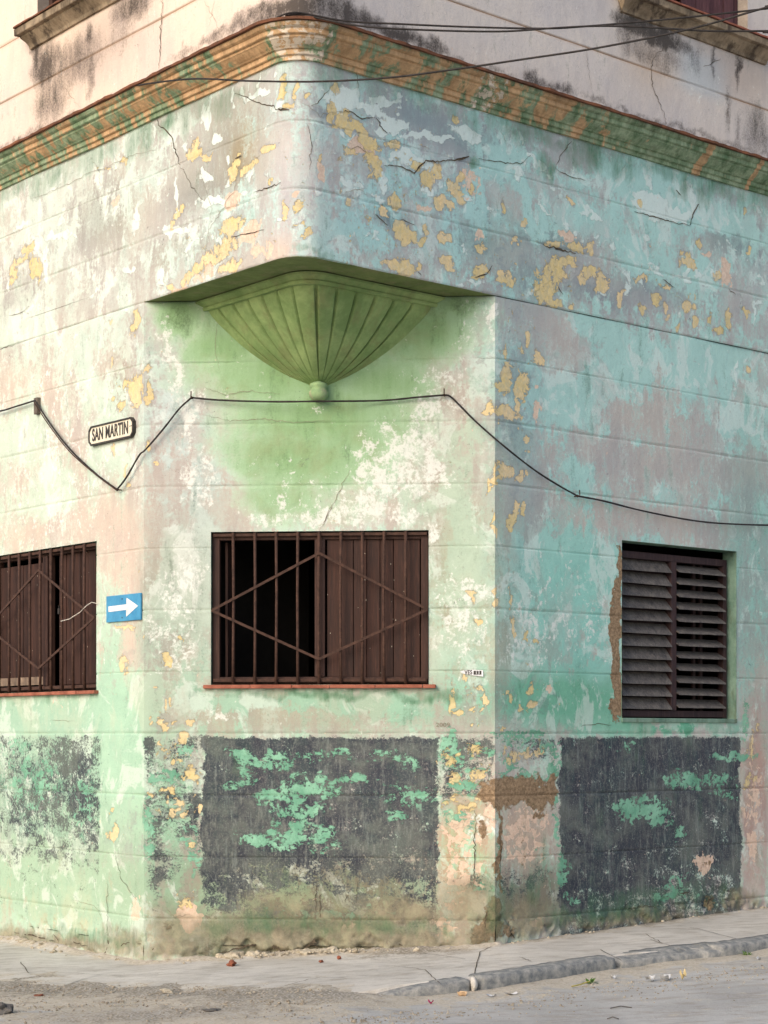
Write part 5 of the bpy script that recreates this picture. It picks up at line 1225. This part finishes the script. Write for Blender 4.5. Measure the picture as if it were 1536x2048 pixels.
# joints scored across the pavement
def on_pave(u, v):
    Y = 11.5
    for _ in range(12):
        x = (u - CU) * Y / FPX; z = float(gz(x, Y)); Y = (H - z) / ((v - CV) / FPX)
    return Vector(((u - CU) * Y / FPX, Y, z + .004))
V, Fc = [], []
for pts in ([(1025, 1873), (960, 1905), (945, 1960)], [(1300, 1880), (1380, 1905)], [(1040, 1915), (1065, 1925)], [(1380, 1855), (1500, 1885)], [(1200, 1900), (1250, 1925)], [(930, 1918), (830, 1905)], [(100, 1945), (240, 1952), (330, 1948)], [(560, 1975), (640, 1955), (700, 1958)], [(880, 1968), (850, 1940), (780, 1932)], [(40, 1925), (60, 1950)], [(1290, 1868), (1330, 1890)]):
    Q = []
    for (x0, y0), (x1, y1) in zip(pts, pts[1:]):
        for i in range(8): Q.append((x0 + (x1 - x0) * i / 8 + random.gauss(0, .8), y0 + (y1 - y0) * i / 8 + random.gauss(0, .5)))
    for i, q in enumerate(Q[:-1]):
        o = len(V); p, r = on_pave(*q), on_pave(*Q[i + 1]); d = (r - p).normalized(); sd_ = Vector((-d.y, d.x, 0)) * .0028
        V += [p - sd_, p + sd_, r + sd_, r - sd_]; Fc.append((o, o + 1, o + 2, o + 3))
j = pyd('pavement_joints', V, Fc, M_CRACK, pv)
# road: one sheet reaching far away, finely divided near the corner
xs = np.concatenate([[-600, -200, -60, -25, -12], np.arange(-6, 6, .045), [7, 9, 12, 25, 60, 200, 600]])
ys = np.concatenate([[-600, -200, -60, -20, 0, 4, 7], np.arange(8.2, 15.5, .045), [17, 20, 30, 60, 200, 900]])
X, Y = np.meshgrid(xs, ys)
Z = road_z(X, Y)
nz = np.array([[mnoise.noise(Vector((x * 3, y * 3, 9))) * .010 + mnoise.noise(Vector((x * 11, y * 11, 1))) * .005 for x in xs] for y in ys])
Uu = X / np.maximum(Y, .1) * FPX + CU
dk = np.full(X.shape, 99.0)
for p in KL[::2]: dk = np.minimum(dk, np.hypot(X - p[0], Y - p[1]))
near = np.exp(-(dk / .35) ** 2)
left = 1 / (1 + np.exp((Uu - 720) / 60))
rough_ = np.clip(.25 + left * .9 + near * .8, 0, 1.4)
inside = (Y > 11.2)
Z = Z + nz * rough_ + near * .012 * (1 - left)
edge = -(X * nR[0] + Y * nR[1]) + (pCR @ nR)
Z[(X > 5.9) | (X < -5.9) | (Y < 8.1)] += 0
gmr = np.zeros(X.shape + (4,)); gmr[..., 0] = np.clip(.15 + near * .75 + left * .55, 0, 1); gmr[..., 1] = np.clip(near * .45 + left * .40 - .1, 0, 1) + .35 * np.exp(-((Uu - 300) / 260) ** 2 - ((Y - 10.05) / .25) ** 2); gmr[..., 2] = .25 * np.exp(-((Uu - 150) / 200) ** 2 - ((Y - 10.9) / .3) ** 2)
gmr[..., 3] = 1
Rn, Cn = X.shape; idx = np.arange(Rn * Cn).reshape(Rn, Cn)
q = np.stack([idx[:-1, :-1], idx[:-1, 1:], idx[1:, 1:], idx[1:, :-1]], 2).reshape(-1, 4)
me = bpy.data.meshes.new('road'); me.from_pydata(np.stack([X, Y, Z], 2).reshape(-1, 3).tolist(), [], q.tolist()); me.update()
for p in me.polygons: p.use_smooth = True
a = me.attributes.new('gm', 'FLOAT_COLOR', 'POINT'); a.data.foreach_set('color', gmr.astype(np.float32).reshape(-1))
rd = link('road', me, M_ROAD); rd['kind'] = 'structure'

# kerb stones
M_KERB = simple('dark_kerb_stone', (108, 112, 114), (160, 158, 152), 22, .9, .9, .005)
def kp(s): # s metres along the right wall from its corner, minus values bend with the corner
    n = len(KF); return s
KLEN = np.concatenate([[0], np.cumsum(np.hypot(*np.diff(KF, axis=0).T))])
def k_at(d, off=0.0):
    x = np.interp(d, KLEN, KF[:, 0]); y = np.interp(d, KLEN, KF[:, 1]); x2 = np.interp(d + .02, KLEN, KF[:, 0]); y2 = np.interp(d + .02, KLEN, KF[:, 1])
    t = np.array([x2 - x, y2 - y]); t /= np.hypot(*t); n = np.array([t[1], -t[0]]); return np.array([x, y]) + n * off, n
kfu = KF[:, 0] / KF[:, 1] * FPX + CU
m_ok = KF[:, 1] < 13.5
def d_of_u(u):
    i = np.where(m_ok)[0]; j_ = i[np.argmin(np.abs(kfu[i] - u))]; return KLEN[j_]
def kerb(u0, u1, top, wdt, lab, taper=0.0, drop0=0., drop1=0., tilt=0.0):
    d0, d1 = d_of_u(u0), d_of_u(u1); N = max(6, int((d1 - d0) / .02)); bm = bmesh.new(); prev = None
    for i in range(N + 1):
        t = i / N; d = d0 + (d1 - d0) * t
        e0 = min(1, min(i, N - i) / 1.0 + .0); h = top - (taper * (1 - t) ** 2) + drop0 * (1 - t) + drop1 * t
        sh_ = .012 if i in (0, N) else 0
        pr = [(-.002, h - sh_), (-.03, h + .006 - sh_), (-wdt + .02, h + .004 - sh_), (-wdt, h - .012)]
        prof_ = [(.008 - sh_, h - .15), (.006 - sh_, h - .05), (.002 - sh_, h - .016 - sh_), (-.009, h - .003 - sh_), (-.05, h + .001 - sh_), (-wdt * .6, h + .004 + tilt - sh_), (-wdt, h + .002 + tilt - sh_), (-wdt - .004, h - .15)]
        r = []
        for k, (o, hh) in enumerate(prof_):
            p, n_ = k_at(d, o + .010 * mnoise.noise(Vector((d * 13, k, u0)))); z0 = float(gz(p[0], p[1]))
            r.append(bm.verts.new((p[0], p[1], z0 + hh + .005 * mnoise.noise(Vector((d * 15, k * 1.7, u0 + 3))))))
        if prev:
            for k in range(7): bm.faces.new((prev[k], prev[k + 1], r[k + 1], r[k]))
        else: bm.faces.new(r)
        prev = r
    bm.faces.new(prev[::-1])
    bmesh.ops.recalc_face_normals(bm, faces=bm.faces)
    c, _ = k_at((d0 + d1) / 2)
    o = tag(bm_obj('kerb_stone', bm, M_KERB, None, origin=(c[0], c[1], float(gz(c[0], c[1]))), smooth=True), lab, 'kerb stone', 'stones of the broken kerb')
kerb(690, 943, .004, .13, 'dark kerb stone sinking into the dirt at its left end', taper=.07)
kerb(962, 1232, .006, .14, 'dark rounded kerb stone in the middle, right of the narrow gap', drop1=-.0)
kerb(1246, 1462, -.006, .22, 'low flat grey kerb slab tilted towards the road', drop0=-.02, tilt=.02)
kerb(1440, 1720, .018, .16, 'raised dark kerb stone farthest right')
d0, d1 = d_of_u(946), d_of_u(957); bm = bmesh.new(); c, n_ = k_at((d0 + d1) / 2, -.02); zz = float(gz(c[0], c[1]))
bmesh.ops.create_icosphere(bm, subdivisions=3, radius=.05, matrix=Matrix.Translation((c[0], c[1], zz - .035)) @ Matrix.Diagonal((.45, 1.2, 1.0, 1)))
for v_ in bm.verts: v_.co += Vector((mnoise.noise(v_.co * 20), mnoise.noise(v_.co * 20 + Vector((5, 0, 0))), mnoise.noise(v_.co * 18))) * .008
tag(bm_obj('wedge_stone', bm, M_PAVE, None, origin=(c[0], c[1], zz)), 'small pale stone wedged in the gap between two kerb stones', 'stone')

# stones, rubble, gravel
def on_road(u, v):
    Y_ = 10.5
    for _ in range(14):
        x = (u - CU) * Y_ / FPX; z = float(road_z(x, Y_)); Y_ = (H - z) / ((v - CV) / FPX)
    return Vector(((u - CU) * Y_ / FPX, Y_, z))
def rock(bm, c, r, sq=(1, 1, .7), sub=2, rough=.28):
    g = bmesh.ops.create_icosphere(bm, subdivisions=sub, radius=1.0)
    rot = Matrix.Rotation(random.uniform(0, 6.28), 4, 'Z'); sd_ = Vector((random.uniform(0, 99), random.uniform(0, 99), 0))
    for v_ in g['verts']:
        n_ = 1 + rough * mnoise.noise(v_.co * 1.6 + sd_) * 2
        co = v_.co * n_; co = Vector((co.x * sq[0], co.y * sq[1], co.z * sq[2])); v_.co = Vector(c) + rot @ (co * r)
M_STONE = simple('pale_stone', (150, 140, 122), (196, 186, 166), 18, .95, .9, .004)
M_BRICK = simple('red_brick', (118, 70, 52), (150, 92, 70), 20, .95, .8, .004)
M_DSTONE = simple('dark_stone', (78, 76, 74), (108, 104, 100), 16, .9, .9, .004)
for (u, v, r, q_, m, lab) in [(465, 1918, .050, (1.3, .8, .6), M_STONE, 'pale stone broken out of the wall foot, leftmost of three'), (505, 1912, .055, (1.5, .8, .6), M_STONE, 'broad pale stone under the crack below the middle window'), (585, 1908, .06, (1.5, .8, .5), M_STONE, 'long pale stone at the wall foot, rightmost of three'),
                            (463, 1932, .034, (1.3, .8, .6), M_BRICK, 'brown brick piece at the wall foot, leftmost of the brick bits'), (642, 1925, .016, (1.3, .8, .6), M_BRICK, 'small red brick chip on the pavement'), (678, 1918, .015, (1.1, .9, .8), M_BRICK, 'small red brick chip nearer the kerb than its twin'),
                            (2, 2026, .062, (1.1, 1, .7), M_DSTONE, 'dark stone at the lower left edge on the dirt'), (77, 1992, .026, (2, 1, .25), M_BRICK, 'thin flat brown shard lying in the dirt'), (425, 2022, .030, (1.6, 1, .3), M_DSTONE, 'flat dark shard in the dirt, in the middle of the road edge'),
                            (335, 1984, .035, (1.8, 1, .3), M_STONE, 'flat pale stone at the ragged edge of the pavement')]:
    p = on_road(u, v) if v > 1945 else on_pave(u, v); bm = bmesh.new(); rock(bm, p + Vector((0, 0, r * q_[2] * .45)), r, q_, 3, .3)
    tag(bm_obj('stone' if m != M_BRICK else 'brick_fragment', bm, m, None, origin=p), lab, 'stone' if m != M_BRICK else 'brick')
bm = bmesh.new()
for k in range(420):
    if k < 330:
        u = random.gauss(560, 130) if k % 3 else random.gauss(90, 90); s_ = at_low(min(max(u, -100), 985), 1900)[0]; p = low_xy(s_) + low_n(s_) * abs(random.gauss(.03, .055))
    else:
        s_ = random.uniform(-2.2, WC + 3); p = low_xy(s_) + low_n(s_) * abs(random.gauss(.02, .02))
    r = random.uniform(.004, .014) * (1.6 if random.random() < .1 else 1)
    rock(bm, (p[0], p[1], float(gz(p[0], p[1])) + r * .4 + .02 * math.exp(-((p[0] + .5) / .5) ** 2)), r, (1.2, 1, .8), 1, .35)
for k in range(46):
    u = random.choice([random.uniform(420, 690), random.uniform(420, 690), random.uniform(0, 130)]); s_ = at_low(u, 1900)[0]; p = low_xy(s_) + low_n(s_) * random.uniform(.0, .05); r = random.uniform(.014, .034)
    rock(bm, (p[0], p[1], float(gz(p[0], p[1])) + r * .3 + .012), r, (1.4, 1, .7), 2, .35)
tag(bm_obj('rubble', bm, M_STONE, None, smooth=False), 'crumbs of plaster and stone along the foot of the walls', 'rubble', kind='stuff')
bm = bmesh.new()
for k in range(3400):
    if k < 2200: u, v = random.uniform(-40, 760), 1962 + abs(random.gauss(0, 46))
    else: u = random.uniform(700, 1580); v = 2000 - (u - 940) * .135 + abs(random.gauss(0, 20)) + (6 if u < 900 else 0)
    if v > 2120: continue
    p = on_road(u, v); r = random.uniform(.0022, .0065) * (1.8 if random.random() < .06 else 1)
    rock(bm, p + Vector((0, 0, r * .35)), r, (1.2, 1, .7), 1, .3)
tag(bm_obj('gravel', bm, simple('gravel_stone', (120, 110, 96), (178, 168, 150), 7, .95, .3), None), 'loose gravel and grit over the dirt beside the kerb', 'gravel', kind='stuff')

# litter
M_WHT = simple('white_plastic', (176, 176, 176), (204, 204, 204), 20, .5, .2)
def scrap(u, v, w_, h_, mat, lab, cat, name, curl=.02, rz=None):
    p = on_road(u, v); bm = bmesh.new(); N = 6; rz = random.uniform(0, 3) if rz is None else rz; ph = random.uniform(0, 6)
    G = [[None] * (N + 1) for _ in range(N + 1)]; G2 = [[None] * (N + 1) for _ in range(N + 1)]
    for i in range(N + 1):
        for k in range(N + 1):
            x, y = (i / N - .5) * w_, (k / N - .5) * h_; z = .006 + curl * (abs(x / w_) ** 1.5 * 2.0 + .3 * math.sin(6 * i / N + ph) * math.cos(5 * k / N)) + curl * .3
            X_, Y_ = x * math.cos(rz) - y * math.sin(rz), x * math.sin(rz) + y * math.cos(rz)
            G[i][k] = bm.verts.new(p + Vector((X_, Y_, z))); G2[i][k] = bm.verts.new(p + Vector((X_, Y_, z - .0015)))
    for i in range(N):
        for k in range(N):
            bm.faces.new((G[i][k], G[i + 1][k], G[i + 1][k + 1], G[i][k + 1])); bm.faces.new((G2[i][k], G2[i][k + 1], G2[i + 1][k + 1], G2[i + 1][k]))
    tag(bm_obj(name, bm, mat, None, origin=p, smooth=True), lab, cat)
scrap(1226, 1960, .035, .03, M_WHT, 'small bright white scrap below the right end of the middle kerb stone', 'litter', 'paper_scrap', .02)
scrap(1300, 1964, .06, .04, M_WHT, 'crumpled pale scrap in the grit, left of two in front of the low kerb slab', 'litter', 'paper_scrap', .03)
scrap(1332, 1962, .07, .04, M_WHT, 'crumpled pale scrap in the grit, right of two in front of the low kerb slab', 'litter', 'paper_scrap', .03)
scrap(1022, 1992, .07, .03, M_WHT, 'flattened white plastic scrap below the middle kerb stone', 'litter', 'plastic_scrap', .015)
scrap(983, 1996, .05, .03, M_WHT, 'grey white scrap lying right of the kerb gap', 'litter', 'plastic_scrap', .015)
scrap(1518, 1922, .03, .03, M_WHT, 'tiny white scrap near the farthest right kerb stone', 'litter', 'paper_scrap', .02)
scrap(924, 1996, .035, .045, simple('tan_card', (176, 146, 112), (204, 174, 140), 20), 'small tan card scrap leaning by the kerb gap', 'litter', 'card_scrap', .03)
scrap(862, 2010, .028, .018, simple('magenta_foil', (170, 40, 90), (200, 60, 110), 20, .4), 'tiny crumpled magenta wrapper in the grit', 'litter', 'wrapper', .02)
scrap(1366, 1962, .05, .02, simple('yellowed_peel', (190, 168, 120), (214, 196, 150), 20), 'curled yellowish peel beside the pale scraps', 'litter', 'peel', .05, .9)
# twigs and weeds
def twig(u, v, L, rz, lab):
    p = on_road(u, v) + Vector((0, 0, .006)); bm = bmesh.new(); d = Vector((math.cos(rz), math.sin(rz), 0))
    tube(bm, [p - d * L / 2, p + Vector((0, .01, .008)), p + d * L / 2], .0035, 6)
    tag(bm_obj('twig', bm, M_DSTONE, None, origin=p), lab, 'twig')
twig(1242, 2018, .12, .2, 'short dark twig on the bare road'); twig(1226, 2040, .06, 0, 'tiny dark twig nearest the bottom edge of the road')
M_WEED = simple('weed_green', (70, 100, 44), (104, 134, 62), 30)
def weed(u, v, n_, L, lab):
    p = on_road(u, v); root = thing('weed', p, lab, 'weed'); bm = bmesh.new()
    for k in range(n_):
        an = random.uniform(0, 6.28); le = L * random.uniform(.6, 1.2); el = random.uniform(.2, 1.0); d = Vector((math.cos(an) * math.cos(el), math.sin(an) * math.cos(el), math.sin(el)))
        sd_ = Vector((-d.y, d.x, 0)).normalized() * le * .09; a0 = p + Vector((random.uniform(-.02, .02), random.uniform(-.015, .015), 0)); md = a0 + d * le * .55; tp = a0 + d * le - Vector((0, 0, le * .2))
        vs = [bm.verts.new(q) for q in (a0 - sd_ * .4, a0 + sd_ * .4, md + sd_, md - sd_, tp)]
        bm.faces.new(vs[:4]); bm.faces.new((vs[3], vs[2], vs[4]))
    bm_obj('leaves', bm, M_WEED, root)
weed(1178, 1968, 26, .06, 'small green weed by the middle kerb stone'); weed(1496, 1912, 26, .05, 'small green weed under the raised right kerb stone')
bm = bmesh.new(); p = on_road(1160, 1976); tube(bm, [p + Vector((-.05, -.01, .01)), p + Vector((0, 0, .02)), p + Vector((.06, .03, .035))], .004, 6)
tag(bm_obj('twig', bm, simple('yellow_stem', (130, 124, 60), (160, 150, 84), 20), None, origin=p), 'yellow green stem lying beside the weed by the middle kerb', 'twig')
